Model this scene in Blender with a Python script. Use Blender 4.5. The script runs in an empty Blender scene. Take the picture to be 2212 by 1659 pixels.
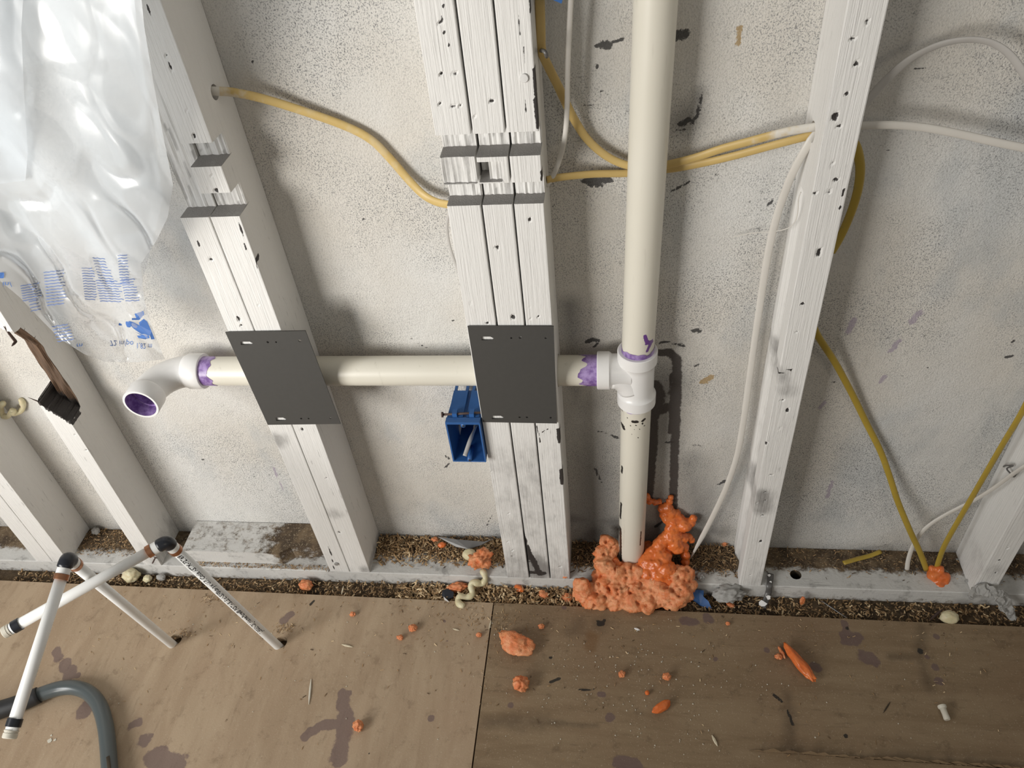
import bpy, bmesh, math, random
import numpy as np
from mathutils import Vector, Matrix, noise as mnoise

random.seed(7); rng = np.random.default_rng(7)
SC = bpy.context.scene
COL = SC.collection

# ------------------------------------------------------------------ camera
CAM = np.array([0.0886, -0.8654, 1.3086])
RV = np.array([0.9911, 0.0984, -0.0894]); UV_ = np.array([-0.0006, 0.6756, 0.7373])
RV /= np.linalg.norm(RV); UV_ -= RV * (RV @ UV_); UV_ /= np.linalg.norm(UV_)
FV = np.cross(UV_, RV)
FOC = 1687.14
cd = bpy.data.cameras.new('camera'); cam = bpy.data.objects.new('camera', cd); COL.objects.link(cam)
cd.sensor_fit = 'HORIZONTAL'; cd.sensor_width = 36.0; cd.lens = FOC / 2212 * 36.0
cd.clip_start = 0.02
cam.matrix_world = Matrix(((RV[0], UV_[0], -FV[0], CAM[0]), (RV[1], UV_[1], -FV[1], CAM[1]),
                           (RV[2], UV_[2], -FV[2], CAM[2]), (0, 0, 0, 1)))
SC.camera = cam

# ------------------------------------------------------------------ world, lights, exposure
w = bpy.data.worlds.new('world'); SC.world = w; w.use_nodes = True
bg = w.node_tree.nodes['Background']; bg.inputs[0].default_value = (0.86, 0.85, 0.81, 1); bg.inputs[1].default_value = 0.265

def area(name, loc, target, sx, sy, power, color, spread=180):
    l = bpy.data.lights.new(name, 'AREA'); l.shape = 'RECTANGLE'; l.size = sx; l.size_y = sy
    l.energy = power; l.color = color; l.spread = math.radians(spread)
    o = bpy.data.objects.new(name, l); COL.objects.link(o); o.location = loc
    o.rotation_euler = (Vector(target) - Vector(loc)).to_track_quat('-Z', 'Y').to_euler()
    return o
area('window_light_front', (-1.80, -2.35, 1.12), (-0.62, 0.05, 1.08), 0.95, 1.15, 13.0, (1.0, 0.965, 0.91), 70)
area('window_light_left', (-2.05, -1.60, 1.40), (-0.75, -0.05, 0.35), 0.55, 0.8, 9.3, (0.97, 0.975, 0.97), 96)
area('lamp_light_right', (1.6, -2.3, 1.7), (0.3, 0.05, 0.4), 0.5, 0.5, 4, (1.0, 0.86, 0.66))
SC.view_settings.view_transform = 'Standard'; SC.view_settings.look = 'None'
SC.view_settings.gamma = 1.0; SC.view_settings.use_curve_mapping = False
SC.view_settings.exposure = -0.09

# ------------------------------------------------------------------ helpers
D = 0.089          # stud depth: the wall sheet stands at y = D, stud fronts at y = 0
ZF = -0.020        # top of the plywood
def _ray(x, y): return FV + RV * ((x - 1106) / FOC) + UV_ * ((829.5 - y) / FOC)
def onY(x, y, Y=0.0): d = _ray(x, y); return CAM + d * ((Y - CAM[1]) / d[1])
def onZ(x, y, Z=ZF): d = _ray(x, y); return CAM + d * ((Z - CAM[2]) / d[2])
def dep(x, y, k): return CAM + _ray(x, y) * k

def tag(o, label=None, cat=None, group=None, kind=None):
    if label: o['label'] = label
    if cat: o['category'] = cat
    if group: o['group'] = group
    if kind: o['kind'] = kind
    return o
def empty(name, loc, label, cat, group=None):
    o = bpy.data.objects.new(name, None); COL.objects.link(o); o.location = tuple(loc)
    o.empty_display_size = 0.02
    o['_b'] = 1; del o['_b']
    return tag(o, label, cat, group)
def mesh(name, v, f, mat, parent=None, smooth=False, attrs=None, base=None):
    v = np.asarray(v, dtype=float).reshape(-1, 3)
    if parent is not None: b = world_loc(parent)
    elif base is not None: b = np.array(base, float)
    else: b = np.zeros(3)
    me = bpy.data.meshes.new(name); me.from_pydata((v - b).tolist(), [], [tuple(map(int, q)) for q in f]); me.update()
    if smooth: me.polygons.foreach_set('use_smooth', [True] * len(me.polygons))
    for k, a in (attrs or {}).items():
        at = me.attributes.new(k, 'FLOAT', 'POINT'); at.data.foreach_set('value', np.asarray(a, dtype=np.float32))
    me.materials.append(mat)
    o = bpy.data.objects.new(name, me); COL.objects.link(o)
    if parent is not None: o.parent = parent
    elif base is not None: o.location = tuple(b)
    return o
def world_loc(o):
    l = np.array(o.location); p = o.parent
    while p is not None: l = l + np.array(p.location); p = p.parent
    return l

def spline(pts, n=40):
    P = np.asarray(pts, float)
    if len(P) == 2: t = np.linspace(0, 1, n)[:, None]; return P[0] * (1 - t) + P[1] * t
    Q = np.vstack([2 * P[0] - P[1], P, 2 * P[-1] - P[-2]]); out = []
    L = np.linalg.norm(np.diff(P, axis=0), axis=1); tot = L.sum()
    for i in range(len(P) - 1):
        k = max(2, int(round(n * L[i] / tot)))
        for t in np.linspace(0, 1, k, endpoint=False):
            a, b, c, d = Q[i:i + 4]
            out.append(0.5 * ((2 * b) + (c - a) * t + (2 * a - 5 * b + 4 * c - d) * t * t + (3 * b - a - 3 * c + d) * t ** 3))
    out.append(P[-1]); return np.array(out)
def tube_geo(path, ra, rb=None, seg=14, ref=None, caps=True, off=0):
    """sweep an ellipse (ra wide, rb thick) along path; ref = direction of the thickness"""
    P = np.asarray(path, float); n = len(P)
    ra = np.broadcast_to(np.asarray(ra, float), (n,)); rb = ra if rb is None else np.broadcast_to(np.asarray(rb, float), (n,))
    T = np.gradient(P, axis=0); T /= np.linalg.norm(T, axis=1)[:, None] + 1e-12
    v = []; prev = None
    for i in range(n):
        if ref is not None: nn = np.array(ref, float)
        elif prev is None: nn = np.array([0, 0, 1.0]) if abs(T[i][2]) < .9 else np.array([0, 1.0, 0])
        else: nn = prev
        nn = nn - T[i] * (nn @ T[i]); nn /= np.linalg.norm(nn) + 1e-12; prev = nn
        bb = np.cross(T[i], nn)
        for k in range(seg):
            a = 2 * math.pi * k / seg
            v.append(P[i] + bb * (math.cos(a) * ra[i]) + nn * (math.sin(a) * rb[i]))
    f = []
    for i in range(n - 1):
        for k in range(seg):
            a = i * seg + k; b = i * seg + (k + 1) % seg
            f.append((off + a, off + b, off + b + seg, off + a + seg))
    if caps:
        f.append(tuple(off + k for k in range(seg))[::-1]); f.append(tuple(off + (n - 1) * seg + k for k in range(seg)))
    return v, f
def tube(name, path, ra, mat, parent=None, rb=None, seg=16, ref=None, caps=True, base=None):
    v, f = tube_geo(path, ra, rb, seg, ref, caps)
    o = mesh(name, v, f, mat, parent, True, base=base)
    for p in o.data.polygons:
        if len(p.vertices) > 4: p.use_smooth = False
    return o
def lathe(name, axis0, axis1, prof, mat, parent, seg=40, closed=False, base=None):
    """prof: (distance along axis from axis0, radius)"""
    a0 = np.array(axis0, float); ax = np.array(axis1, float) - a0; ax /= np.linalg.norm(ax)
    n = np.array([0, 0, 1.0]) if abs(ax[2]) < .9 else np.array([0, 1.0, 0])
    n = n - ax * (n @ ax); n /= np.linalg.norm(n); b = np.cross(ax, n)
    v = []; f = []
    for (t, r) in prof:
        for k in range(seg):
            a = 2 * math.pi * k / seg; v.append(a0 + ax * t + (b * math.cos(a) + n * math.sin(a)) * r)
    m = len(prof)
    for i in range(m if closed else m - 1):
        for k in range(seg):
            j = (i + 1) % m
            f.append((i * seg + k, i * seg + (k + 1) % seg, j * seg + (k + 1) % seg, j * seg + k))
    o = mesh(name, v, f, mat, parent, True, base=base)
    o.data.set_sharp_from_angle(angle=math.radians(38))
    return o
def box_geo(c, s, rot=0.0):
    c = np.array(c); s = np.array(s) / 2; v = []
    for x in (-1, 1):
        for y in (-1, 1):
            for z in (-1, 1):
                p = np.array([x * s[0], y * s[1], z * s[2]])
                v.append(c + np.array([p[0] * math.cos(rot) - p[1] * math.sin(rot), p[0] * math.sin(rot) + p[1] * math.cos(rot), p[2]]))
    f = [(0, 1, 3, 2), (4, 6, 7, 5), (0, 4, 5, 1), (2, 3, 7, 6), (0, 2, 6, 4), (1, 5, 7, 3)]
    return v, f
def join(geos):
    v = []; f = []
    for (a, b) in geos:
        o = len(v); v += [tuple(p) for p in a]; f += [tuple(o + i for i in q) for q in b]
    return v, f
def extrude_poly(poly3, dirv):
    """closed 3D polygon with thickness along dirv"""
    P = [np.array(p, float) for p in poly3]; n = len(P); d = np.array(dirv, float)
    v = P + [p + d for p in P]
    f = [tuple(range(n)), tuple(range(2 * n - 1, n - 1, -1))]
    for i in range(n): f.append((i, i + n, (i + 1) % n + n, (i + 1) % n))
    return v, f
def seg_dist(px, pz, a, b):
    ax, az = a; dx, dz = b[0] - ax, b[1] - az; L = dx * dx + dz * dz + 1e-12
    t = np.clip(((px - ax) * dx + (pz - az) * dz) / L, 0, 1)
    return np.hypot(px - ax - t * dx, pz - az - t * dz)

# ------------------------------------------------------------------ materials
class NT:
    def __init__(s, name):
        s.m = bpy.data.materials.new(name); s.m.use_nodes = True; s.t = s.m.node_tree
        s.b = s.t.nodes['Principled BSDF']; s.out = s.t.nodes['Material Output']
        s._tc = None
    def n(s, typ, **kw):
        x = s.t.nodes.new(typ)
        for k, v in kw.items(): setattr(x, k, v)
        return x
    def lk(s, a, b): s.t.links.new(a, b)
    def set(s, sock, v):
        if hasattr(v, 'is_output'): s.lk(v, sock)
        else: sock.default_value = v
    def co(s, scale=(1, 1, 1), rot=(0, 0, 0)):
        if s._tc is None: s._tc = s.n('ShaderNodeTexCoord')
        m = s.n('ShaderNodeMapping'); m.inputs['Scale'].default_value = scale; m.inputs['Rotation'].default_value = rot
        s.lk(s._tc.outputs['Object'], m.inputs['Vector']); return m.outputs[0]
    def noise(s, scale, detail=3, rough=.55, vec=None, dist=0):
        x = s.n('ShaderNodeTexNoise'); x.inputs['Scale'].default_value = scale; x.inputs['Detail'].default_value = detail
        x.inputs['Roughness'].default_value = rough; x.inputs['Distortion'].default_value = dist
        s.lk(vec if vec is not None else s.co(), x.inputs['Vector']); return x.outputs['Fac']
    def attr(s, name):
        x = s.n('ShaderNodeAttribute'); x.attribute_name = name; return x.outputs['Fac']
    def ramp(s, fac, lo, hi, a=0.0, b=1.0):
        x = s.n('ShaderNodeMapRange'); x.interpolation_type = 'SMOOTHSTEP'
        s.set(x.inputs[0], fac); x.inputs[1].default_value = lo; x.inputs[2].default_value = hi
        x.inputs[3].default_value = a; x.inputs[4].default_value = b; return x.outputs[0]
    def math(s, op, a, b=0.0):
        x = s.n('ShaderNodeMath', operation=op); s.set(x.inputs[0], a); s.set(x.inputs[1], b); return x.outputs[0]
    def mix(s, fac, a, b):
        x = s.n('ShaderNodeMix', data_type='RGBA'); s.set(x.inputs[0], fac)
        s.set(x.inputs[6], a if hasattr(a, 'is_output') else (*a, 1)); s.set(x.inputs[7], b if hasattr(b, 'is_output') else (*b, 1))
        return x.outputs[2]
    def bump(s, h, strength=.4, dist=.001, prev=None):
        x = s.n('ShaderNodeBump'); x.inputs['Strength'].default_value = strength; x.inputs['Distance'].default_value = dist
        s.lk(h, x.inputs['Height'])
        if prev is not None: s.lk(prev, x.inputs['Normal'])
        return x.outputs[0]
    def done(s, col=None, rough=.6, normal=None, **kw):
        if col is not None: s.set(s.b.inputs['Base Color'], col if hasattr(col, 'is_output') else (*col, 1))
        s.set(s.b.inputs['Roughness'], rough)
        if normal is not None: s.lk(normal, s.b.inputs['Normal'])
        for k, v in kw.items(): s.set(s.b.inputs[k.replace('_', ' ')], v)
        return s.m
def simple(name, col, rough=.5, var=.06, nscale=60, bump=0.0, **kw):
    t = NT(name); n = t.noise(nscale, 4)
    c = t.mix(n, tuple(max(0, x * (1 - var * 2)) for x in col), tuple(min(1, x * (1 + var)) for x in col))
    nm = t.bump(t.noise(nscale * 6, 3), bump, .001) if bump else None
    return t.done(c, rough, nm, **kw)

def mat_wall():
    t = NT('painted_sheathing')
    low = t.noise(3.2, 3); low2 = t.noise(6.5, 4, .6, t.co((1, 1, .6)))
    c = t.mix(t.ramp(low, .38, .64), (.635, .605, .555), (.685, .675, .65))
    c = t.mix(t.ramp(low2, .52, .70, 0, .5), c, (.43, .455, .47))
    # sooty specks where the paint missed the grain of the sheet
    fine = t.noise(560, 3, .65, t.co((1, 1, .8)))
    dens = t.ramp(t.noise(4.3, 5, .68), .34, .66, 0, 1)
    amt = t.math('ADD', t.ramp(dens, 0, 1, .20, .78), t.math('MULTIPLY', t.attr('grime_tone'), .35))
    spk = t.ramp(fine, .50, .62)
    c = t.mix(t.math('MULTIPLY', spk, amt), c, (.15, .155, .165))
    big = t.ramp(t.noise(230, 2, .6), .66, .72)
    c = t.mix(t.math('MULTIPLY', big, t.math('MULTIPLY', dens, .8)), c, (.08, .08, .085))
    c = t.mix(t.math('MULTIPLY', t.ramp(t.attr('grime_tone'), .0, 1.2), t.ramp(low2, .2, .6, .45, .9)), c, (.17, .165, .155))
    wob = t.math('MULTIPLY', t.math('SUBTRACT', t.noise(140, 4, .7), .5), 1.3)
    def layer(c, name, col, k=.95):
        f = t.ramp(t.math('ADD', t.attr(name), wob), .50, .66)
        return t.mix(t.math('MULTIPLY', f, k), c, col)
    c = layer(c, 'tan', (.33, .20, .045), .75); c = layer(c, 'violet', (.34, .28, .36), .7); c = layer(c, 'black', (.026, .025, .026), .9)
    bw = t.math('ADD', t.attr('brown'), t.math('MULTIPLY', t.math('SUBTRACT', t.noise(90, 5, .7), .5), .7)); c = t.mix(t.math('MULTIPLY', t.ramp(bw, .42, .62), .93), c, (.050, .040, .036))
    nm = t.bump(t.noise(380, 4, .65, t.co((1, 1, .8))), .8, .0020); nm = t.bump(t.noise(60, 3), .3, .004, nm)
    return t.done(c, .75, nm)
def mat_stud():
    t = NT('painted_stud_wood')
    lowv = t.noise(9, 3, .5, t.co((1, 1, .4)))
    c = t.mix(lowv, (.70, .685, .66), (.80, .79, .765))
    gr = t.noise(1, 4, .6, t.co((420, 420, 10)), .4)
    c = t.mix(t.math('MULTIPLY', t.ramp(gr, .64, .76), .36), c, (.30, .285, .27))
    c = t.mix(t.math('MULTIPLY', t.ramp(t.noise(1, 5, .6, t.co((160, 160, 22))), .60, .70), t.ramp(t.noise(14, 2), .52, .6, 0, .5)), c, (.26, .25, .24))
    dn = t.noise(45, 5, .65, t.co((1, 1, .5)))
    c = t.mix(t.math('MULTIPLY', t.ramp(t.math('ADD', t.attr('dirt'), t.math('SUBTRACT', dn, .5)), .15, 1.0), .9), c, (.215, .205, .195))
    wn = t.math('MULTIPLY', t.math('SUBTRACT', t.noise(170, 3, .6), .5), .7)
    wf = t.ramp(t.math('ADD', t.attr('wear_shade'), wn), .42, .58)
    wood = t.mix(t.noise(1, 4, .6, t.co((150, 150, 14))), (.035, .026, .020), (.20, .115, .065))
    c = t.mix(wf, c, t.mix(t.attr('raw'), (.035, .030, .028), wood))
    nm = t.bump(gr, .85, .0014); nm = t.bump(t.noise(90, 4, .6, t.co((1, 1, .3))), .3, .002, nm)
    return t.done(c, .62, nm)
def mat_ply(name, a, b, dark, grain_scale, warm):
    t = NT(name)
    g = t.noise(1, 5, .6, t.co(grain_scale), .6)
    c = t.mix(t.ramp(g, .3, .7), a, b)
    c = t.mix(t.ramp(t.noise(3.5, 4), .45, .72, 0, .65), c, warm)
    g2 = t.noise(1, 4, .7, t.co(tuple(x * 3.2 for x in grain_scale)))
    c = t.mix(t.ramp(g2, .56, .75, 0, .45), c, dark)
    c = t.mix(t.ramp(t.noise(38, 6, .72), .54, .70, 0, .5), c, dark)
    c = t.mix(t.ramp(t.noise(420, 2), .60, .78, 0, .5), c, (.55, .46, .34))
    wob = t.math('ADD', t.math('MULTIPLY', t.math('SUBTRACT', t.noise(85, 3, .6), .5), .5), t.math('MULTIPLY', t.math('SUBTRACT', t.noise(26, 2, .5), .5), .9))
    def layer(c, nme, col, k, lo=.42, hi=.56):
        return t.mix(t.math('MULTIPLY', t.ramp(t.math('ADD', t.attr(nme), wob), lo, hi), k), c, col)
    c = layer(c, 'smear', tuple(x * .5 for x in dark), .5, .15, 1.15)
    c = layer(c, 'tan', (.17, .085, .03), .6, .3, .8)
    c = layer(c, 'violet', (.115, .072, .080), .66); c = layer(c, 'black', (.014, .012, .010), .93)
    nm = t.bump(g2, .25, .0012); nm = t.bump(t.noise(300, 4, .7), .35, .0012, nm)
    return t.done(c, .62, nm)
def mat_dirt(name, a, b, cc):
    t = NT(name)
    c = t.mix(t.ramp(t.noise(55, 6, .7), .35, .65), a, b)
    c = t.mix(t.ramp(t.noise(240, 4, .7), .55, .68), c, cc)
    c = t.mix(t.ramp(t.noise(18, 4), .5, .7, 0, .7), c, tuple(x * .4 for x in a))
    nm = t.bump(t.noise(220, 5, .75), .9, .004)
    return t.done(c, .9, nm)
def mat_plate_wood():
    t = NT('sole_plate_paint')
    c = t.mix(t.noise(12, 4), (.52, .51, .49), (.66, .65, .62))
    c = t.mix(t.ramp(t.noise(1, 4, .6, t.co((14, 240, 240)), .4), .6, .72, 0, .5), c, (.16, .15, .14))
    c = t.mix(t.ramp(t.noise(30, 5, .7), .52, .7, 0, .55), c, (.17, .16, .15))
    sp = t.math('ADD', t.attr('dirt'), t.math('MULTIPLY', t.math('SUBTRACT', t.noise(70, 6, .75), .5), 1.5))
    dcol = t.mix(t.ramp(t.noise(38, 5), .4, .62), (.062, .040, .022), (.16, .11, .062))
    dcol = t.mix(t.ramp(t.noise(330, 3), .55, .7), dcol, (.30, .24, .16))
    c = t.mix(t.ramp(sp, .25, .65), c, dcol)
    nm = t.bump(t.noise(160, 5, .7), .5, .002)
    return t.done(c, .8, nm)
def mat_chips():
    t = NT('wood_shaving'); a = t.attr('tone')
    c = t.mix(t.ramp(a, 0, .55), (.075, .045, .022), (.40, .25, .12)); c = t.mix(t.ramp(a, .5, 1.0), c, (.80, .62, .38))
    return t.done(c, .75)
def mat_pvc():
    t = NT('aged_pvc'); c = t.mix(t.noise(7, 3), (.66, .625, .53), (.73, .70, .615))
    c = t.mix(t.ramp(t.noise(1, 4, .6, t.co((90, 90, 9))), .6, .75, 0, .28), c, (.40, .37, .30))
    wob = t.math('MULTIPLY', t.math('SUBTRACT', t.noise(260, 3, .7), .5), .8)
    c = t.mix(t.ramp(t.math('ADD', t.attr('black'), wob), .45, .55), c, (.025, .022, .02))
    c = t.mix(t.ramp(t.math('ADD', t.attr('violet'), wob), .45, .55), c, (.16, .065, .27))
    return t.done(c, .36)
def mat_primer():
    t = NT('purple_primer'); c = t.mix(t.ramp(t.noise(85, 4, .6), .35, .68), (.17, .09, .28), (.40, .29, .55))
    return t.done(c, .3)
def mat_cable(name, a, b, over, thr):
    t = NT(name); c = t.mix(t.noise(30, 3), a, b)
    if over is not None: c = t.mix(t.ramp(t.noise(thr[0], 4), thr[1], thr[1] + .08, 0, thr[2]), c, over)
    c = t.mix(t.ramp(t.math('ADD', t.attr('spray'), t.math('SUBTRACT', t.noise(60, 3), .5)), .3, .7), c, (.66, .63, .57))
    return t.done(c, .45, t.bump(t.noise(120, 2), .1, .001))
def mat_foam(name, a, b, dark, rough, bstr, sc, sss):
    t = NT(name); c = t.mix(t.ramp(t.noise(sc, 5, .65), .35, .65), a, b)
    c = t.mix(t.ramp(t.noise(sc * 3.2, 4, .7), .58, .72, 0, .8), c, dark)
    nm = t.bump(t.noise(sc * 2.5, 5, .7), bstr, .004)
    return t.done(c, rough, nm, Subsurface_Weight=sss, Subsurface_Scale=.004)
def mat_film(name, dens):
    t = NT(name); nt = t.t
    tr = t.n('ShaderNodeBsdfTransparent'); tr.inputs[0].default_value = (.97, .98, 1, 1)
    df = t.n('ShaderNodeBsdfDiffuse'); df.inputs[0].default_value = (.83, .87, .90, 1)
    tl = t.n('ShaderNodeBsdfTranslucent'); tl.inputs[0].default_value = (.83, .88, .92, 1)
    gl = t.n('ShaderNodeBsdfGlossy'); gl.inputs['Roughness'].default_value = .27; gl.inputs[0].default_value = (1, 1, 1, 1)
    nm = t.bump(t.noise(9, 3, .5, t.co((1, 1, .4)), .6), .30, .012)
    for x in (df, tl, gl): t.lk(nm, x.inputs['Normal'])
    m1 = t.n('ShaderNodeMixShader'); m1.inputs[0].default_value = .4; t.lk(df.outputs[0], m1.inputs[1]); t.lk(tl.outputs[0], m1.inputs[2])
    f = t.math('MULTIPLY', t.attr('milk'), t.ramp(t.noise(6, 3, .5, t.co((1, 1, .5)), .5), .25, .75, .85, 1.12)); f = t.math('MULTIPLY', f, dens)
    m2 = t.n('ShaderNodeMixShader'); t.lk(f, m2.inputs[0]); t.lk(tr.outputs[0], m2.inputs[1]); t.lk(m1.outputs[0], m2.inputs[2])
    m3 = t.n('ShaderNodeMixShader'); m3.inputs[0].default_value = .10; t.lk(m2.outputs[0], m3.inputs[1]); t.lk(gl.outputs[0], m3.inputs[2])
    t.lk(m3.outputs[0], t.out.inputs['Surface']); return t.m

M = dict(
    wall=mat_wall(), stud=mat_stud(), sole=mat_plate_wood(), chips=mat_chips(), pvc=mat_pvc(), primer=mat_primer(),
    plyL=mat_ply('plywood_left', (.36, .258, .165), (.44, .33, .22), (.20, .135, .08), (26, 5, 26), (.385, .265, .17)),
    plyR=mat_ply('plywood_right', (.215, .145, .080), (.28, .20, .118), (.12, .075, .04), (5, 34, 34), (.235, .15, .085)),
    plyedge=simple('plywood_edge', (.10, .07, .04), .9), dirt=mat_dirt('packed_dirt', (.085, .056, .030), (.17, .115, .062), (.27, .20, .12)),
    fit=simple('white_fitting', (.80, .79, .775), .30, .03, 40), metal=simple('dark_plate_steel', (.066, .064, .060), .55, .05, 120, Metallic=.15),
    blue=simple('blue_plastic', (.030, .115, .33), .42, .1, 50), nail=simple('rusty_nail', (.09, .055, .045), .6, .2, 300),
    yel=mat_cable('yellow_cable', (.52, .36, .12), (.60, .44, .18), (.60, .50, .32), (16, .6, .5)),
    yel2=mat_cable('yellow_cable_dark', (.34, .235, .03), (.43, .30, .045), (.30, .22, .06), (90, .6, .5)),
    whc=mat_cable('white_cable', (.60, .57, .52), (.68, .65, .60), None, None),
    grc=mat_cable('grey_cable', (.42, .40, .38), (.52, .50, .47), None, None),
    foam=mat_foam('cured_orange_foam', (.66, .145, .030), (.74, .20, .050), (.46, .08, .014), .20, .22, 45, .10),
    cut=mat_foam('cut_orange_foam', (.70, .20, .065), (.78, .35, .165), (.40, .075, .018), .40, .6, 60, .08),
    beige=mat_foam('beige_foam', (.62, .55, .34), (.70, .64, .44), (.50, .43, .25), .40, .25, 60, .12),
    pex=simple('white_pex', (.82, .82, .80), .32, .02, 30), black=simple('black_plastic', (.018, .020, .026), .30, .1, 60),
    copper=simple('copper_ring', (.50, .24, .13), .32, .2, 90, Metallic=.85), ink=simple('black_ink', (.03, .03, .035), .6),
    hole=simple('hole_shadow_wood', (.05, .035, .02), .9), tubegrey=simple('grey_enamel_tube', (.085, .100, .102), .28, .05, 20),
    rubber=simple('black_rubber', (.022, .022, .023), .5, .1, 60), paper=simple('grey_paper', (.40, .39, .37), .7, .15, 90, .5),
    plug=simple('white_plug', (.66, .62, .52), .5), splinter=simple('pale_splinter', (.66, .58, .42), .7, .15, 200),
    steel=simple('grey_steel', (.16, .155, .15), .45, .1, 80, Metallic=.4), film=mat_film('clear_film', 1.0),
    bagink=simple('blue_print', (.055, .15, .42), .5), bagfine=simple('blue_fine_print', (.12, .19, .42), .5),
    galv=simple('galvanised_nail', (.48, .48, .47), .4, .1, 80, Metallic=.5))

# ------------------------------------------------------------------ grids with marks
def axis(lo, a, b, hi, step, coarse=.08):
    return np.concatenate([np.arange(lo, a, coarse), np.arange(a, b, step), np.arange(b, hi + coarse * .5, coarse)])
def grid(us, vs, place, holes=()):
    """us x vs grid; place(U,V)->verts; holes = (cu, cv, r) cut out with round rims. returns verts, faces, U, V"""
    U, V = np.meshgrid(us, vs, indexing='ij'); U = U.copy(); V = V.copy(); nu, nv = U.shape
    kill = np.zeros_like(U, bool)
    for (cu, cv, r) in holes:
        d = np.hypot(U - cu, V - cv); kill |= d < r * .82
    idx = np.arange(nu * nv).reshape(nu, nv)
    kf = kill[:-1, :-1] | kill[1:, :-1] | kill[:-1, 1:] | kill[1:, 1:]
    F = np.stack([idx[:-1, :-1], idx[1:, :-1], idx[1:, 1:], idx[:-1, 1:]], -1)[~kf]
    for (cu, cv, r) in holes:
        near = np.zeros_like(kill); k2 = np.hypot(U - cu, V - cv) < r * .82
        near[:-1] |= k2[1:]; near[1:] |= k2[:-1]; near[:, :-1] |= k2[:, 1:]; near[:, 1:] |= k2[:, :-1]
        n2 = near.copy(); n2[:-1] |= near[1:]; n2[1:] |= near[:-1]
        near = n2 & ~k2; d = np.hypot(U - cu, V - cv); s = np.where(near, r / np.maximum(d, 1e-6), 1)
        U = cu + (U - cu) * s; V = cv + (V - cv) * s
    return place(U.ravel(), V.ravel()), F, U.ravel(), V.ravel()
def strokes(U, V, items, to_uv, ppm):
    """items: ([(px,py),...], half width px); value 1 inside falling through .5 at the outline"""
    out = np.zeros(len(U))
    for pts, wpx in items:
        P = [to_uv(*p) for p in pts]; wd = wpx / ppm
        if len(P) == 1: P = P * 2
        d = np.min([seg_dist(U, V, P[i], P[i + 1]) for i in range(len(P) - 1)], axis=0)
        out = np.maximum(out, np.clip(1 - .5 * d / wd, 0, 1))
    return out

# ------------------------------------------------------------------ the wall sheet
us = axis(-2.3, -1.30, .95, 1.9, .0042); vs = axis(-.04, -.04, 1.13, 2.45, .0042)
v, f, U, V = grid(us, vs, lambda a, b: np.stack([a, np.full_like(a, D), b], -1))
uvw = lambda x, y: tuple(onY(x, y, D)[[0, 2]])
blk = [([(1285, 98), (1305, 96)], 3), ([(1303, 97), (1316, 97)], 9), ([(1320, 92), (1352, 82)], 3), ([(1458, 78), (1480, 73)], 10), ([(1484, 62)], 4),
       ([(1260, 229), (1296, 229)], 3), ([(1262, 391), (1318, 389)], 8), ([(1275, 400), (1300, 401)], 5), ([(1268, 739), (1282, 733), (1294, 736)], 7), ([(1284, 748), (1290, 743)], 4),
       ([(1494, 714), (1506, 714)], 6), ([(1510, 720), (1515, 714)], 3), ([(1292, 932), (1310, 935)], 4), ([(1320, 940), (1336, 946)], 5), ([(1553, 1046), (1568, 1038)], 5),
       ([(1287, 135), (1291, 147)], 3), ([(1342, 123)], 3), ([(1300, 198), (1313, 202)], 2.5), ([(890, 732)], 5), ([(898, 740), (925, 752)], 2.2), ([(962, 984), (972, 993)], 3.5),
       ([(1050, 1138), (1063, 1112)], 2.2), ([(437, 993), (443, 992)], 4), ([(1420, 742), (1438, 738), (1475, 748)], 4), ([(1468, 744), (1477, 748)], 5),
       ([(1439, 955), (1452, 955)], 5), ([(1496, 961), (1512, 962)], 4), ([(1502, 790), (1510, 788)], 4), ([(542, 130), (548, 138)], 2.5), ([(788, 375)], 4), ([(813, 424)], 2), ([(785, 474)], 3),
       ([(1285, 1010), (1296, 1035)], 4), ([(1480, 1138), (1500, 1137)], 2.5), ([(1416, 1138), (1432, 1126)], 5), ([(1800, 826)], 5), ([(1548, 376)], 6), ([(1919, 325)], 4),
       ([(1515, 205), (1512, 225), (1506, 252)], 4), ([(1470, 268), (1490, 258), (1498, 262)], 7), ([(1455, 280), (1500, 276)], 3), ([(1660, 442), (1666, 436)], 4), ([(2192, 735), (2184, 741)], 3), ([(2190, 768), (2172, 772)], 4), ([(2003, 794)], 2), ([(1712, 1132)], 3), ([(960, 1012), (970, 1000)], 3), ([(1448, 415), (1490, 392)], 3),
       ([(1300, 1042)], 3), ([(985, 695), (972, 690)], 2), ([(1975, 150), (1998, 148)], 2)]
brn = [([(1424, 763), (1446, 761), (1462, 775), (1462, 860), (1458, 960), (1454, 1100), (1452, 1180)], 11), ([(1450, 810), (1449, 900), (1446, 935)], 4),
       ([(1415, 830), (1425, 850), (1420, 890), (1440, 880)], 14), ([(1412, 890), (1410, 960), (1400, 1080)], 13)]
tan = [([(1597, 62), (1593, 98)], 5), ([(1518, 825), (1536, 815)], 10), ([(1600, 60)], 5)]
vio = [([(1845, 690), (1832, 716)], 8), ([(1943, 735), (1925, 758)], 8), ([(1912, 812), (1902, 826)], 6), ([(1988, 676), (1968, 695)], 9), ([(1782, 868), (1770, 882)], 5), ([(1798, 1040), (1786, 1075)], 6),
       ([(592, 1010), (598, 1030)], 5), ([(604, 1040), (612, 1058)], 3), ([(1786, 1060)], 4)]
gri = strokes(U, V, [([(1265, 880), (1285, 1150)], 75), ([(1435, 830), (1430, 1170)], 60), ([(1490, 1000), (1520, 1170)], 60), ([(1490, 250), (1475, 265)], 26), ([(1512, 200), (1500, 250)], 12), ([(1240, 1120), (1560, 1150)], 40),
                    ([(1230, 660), (1245, 870)], 26)], uvw, 1500)
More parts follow.
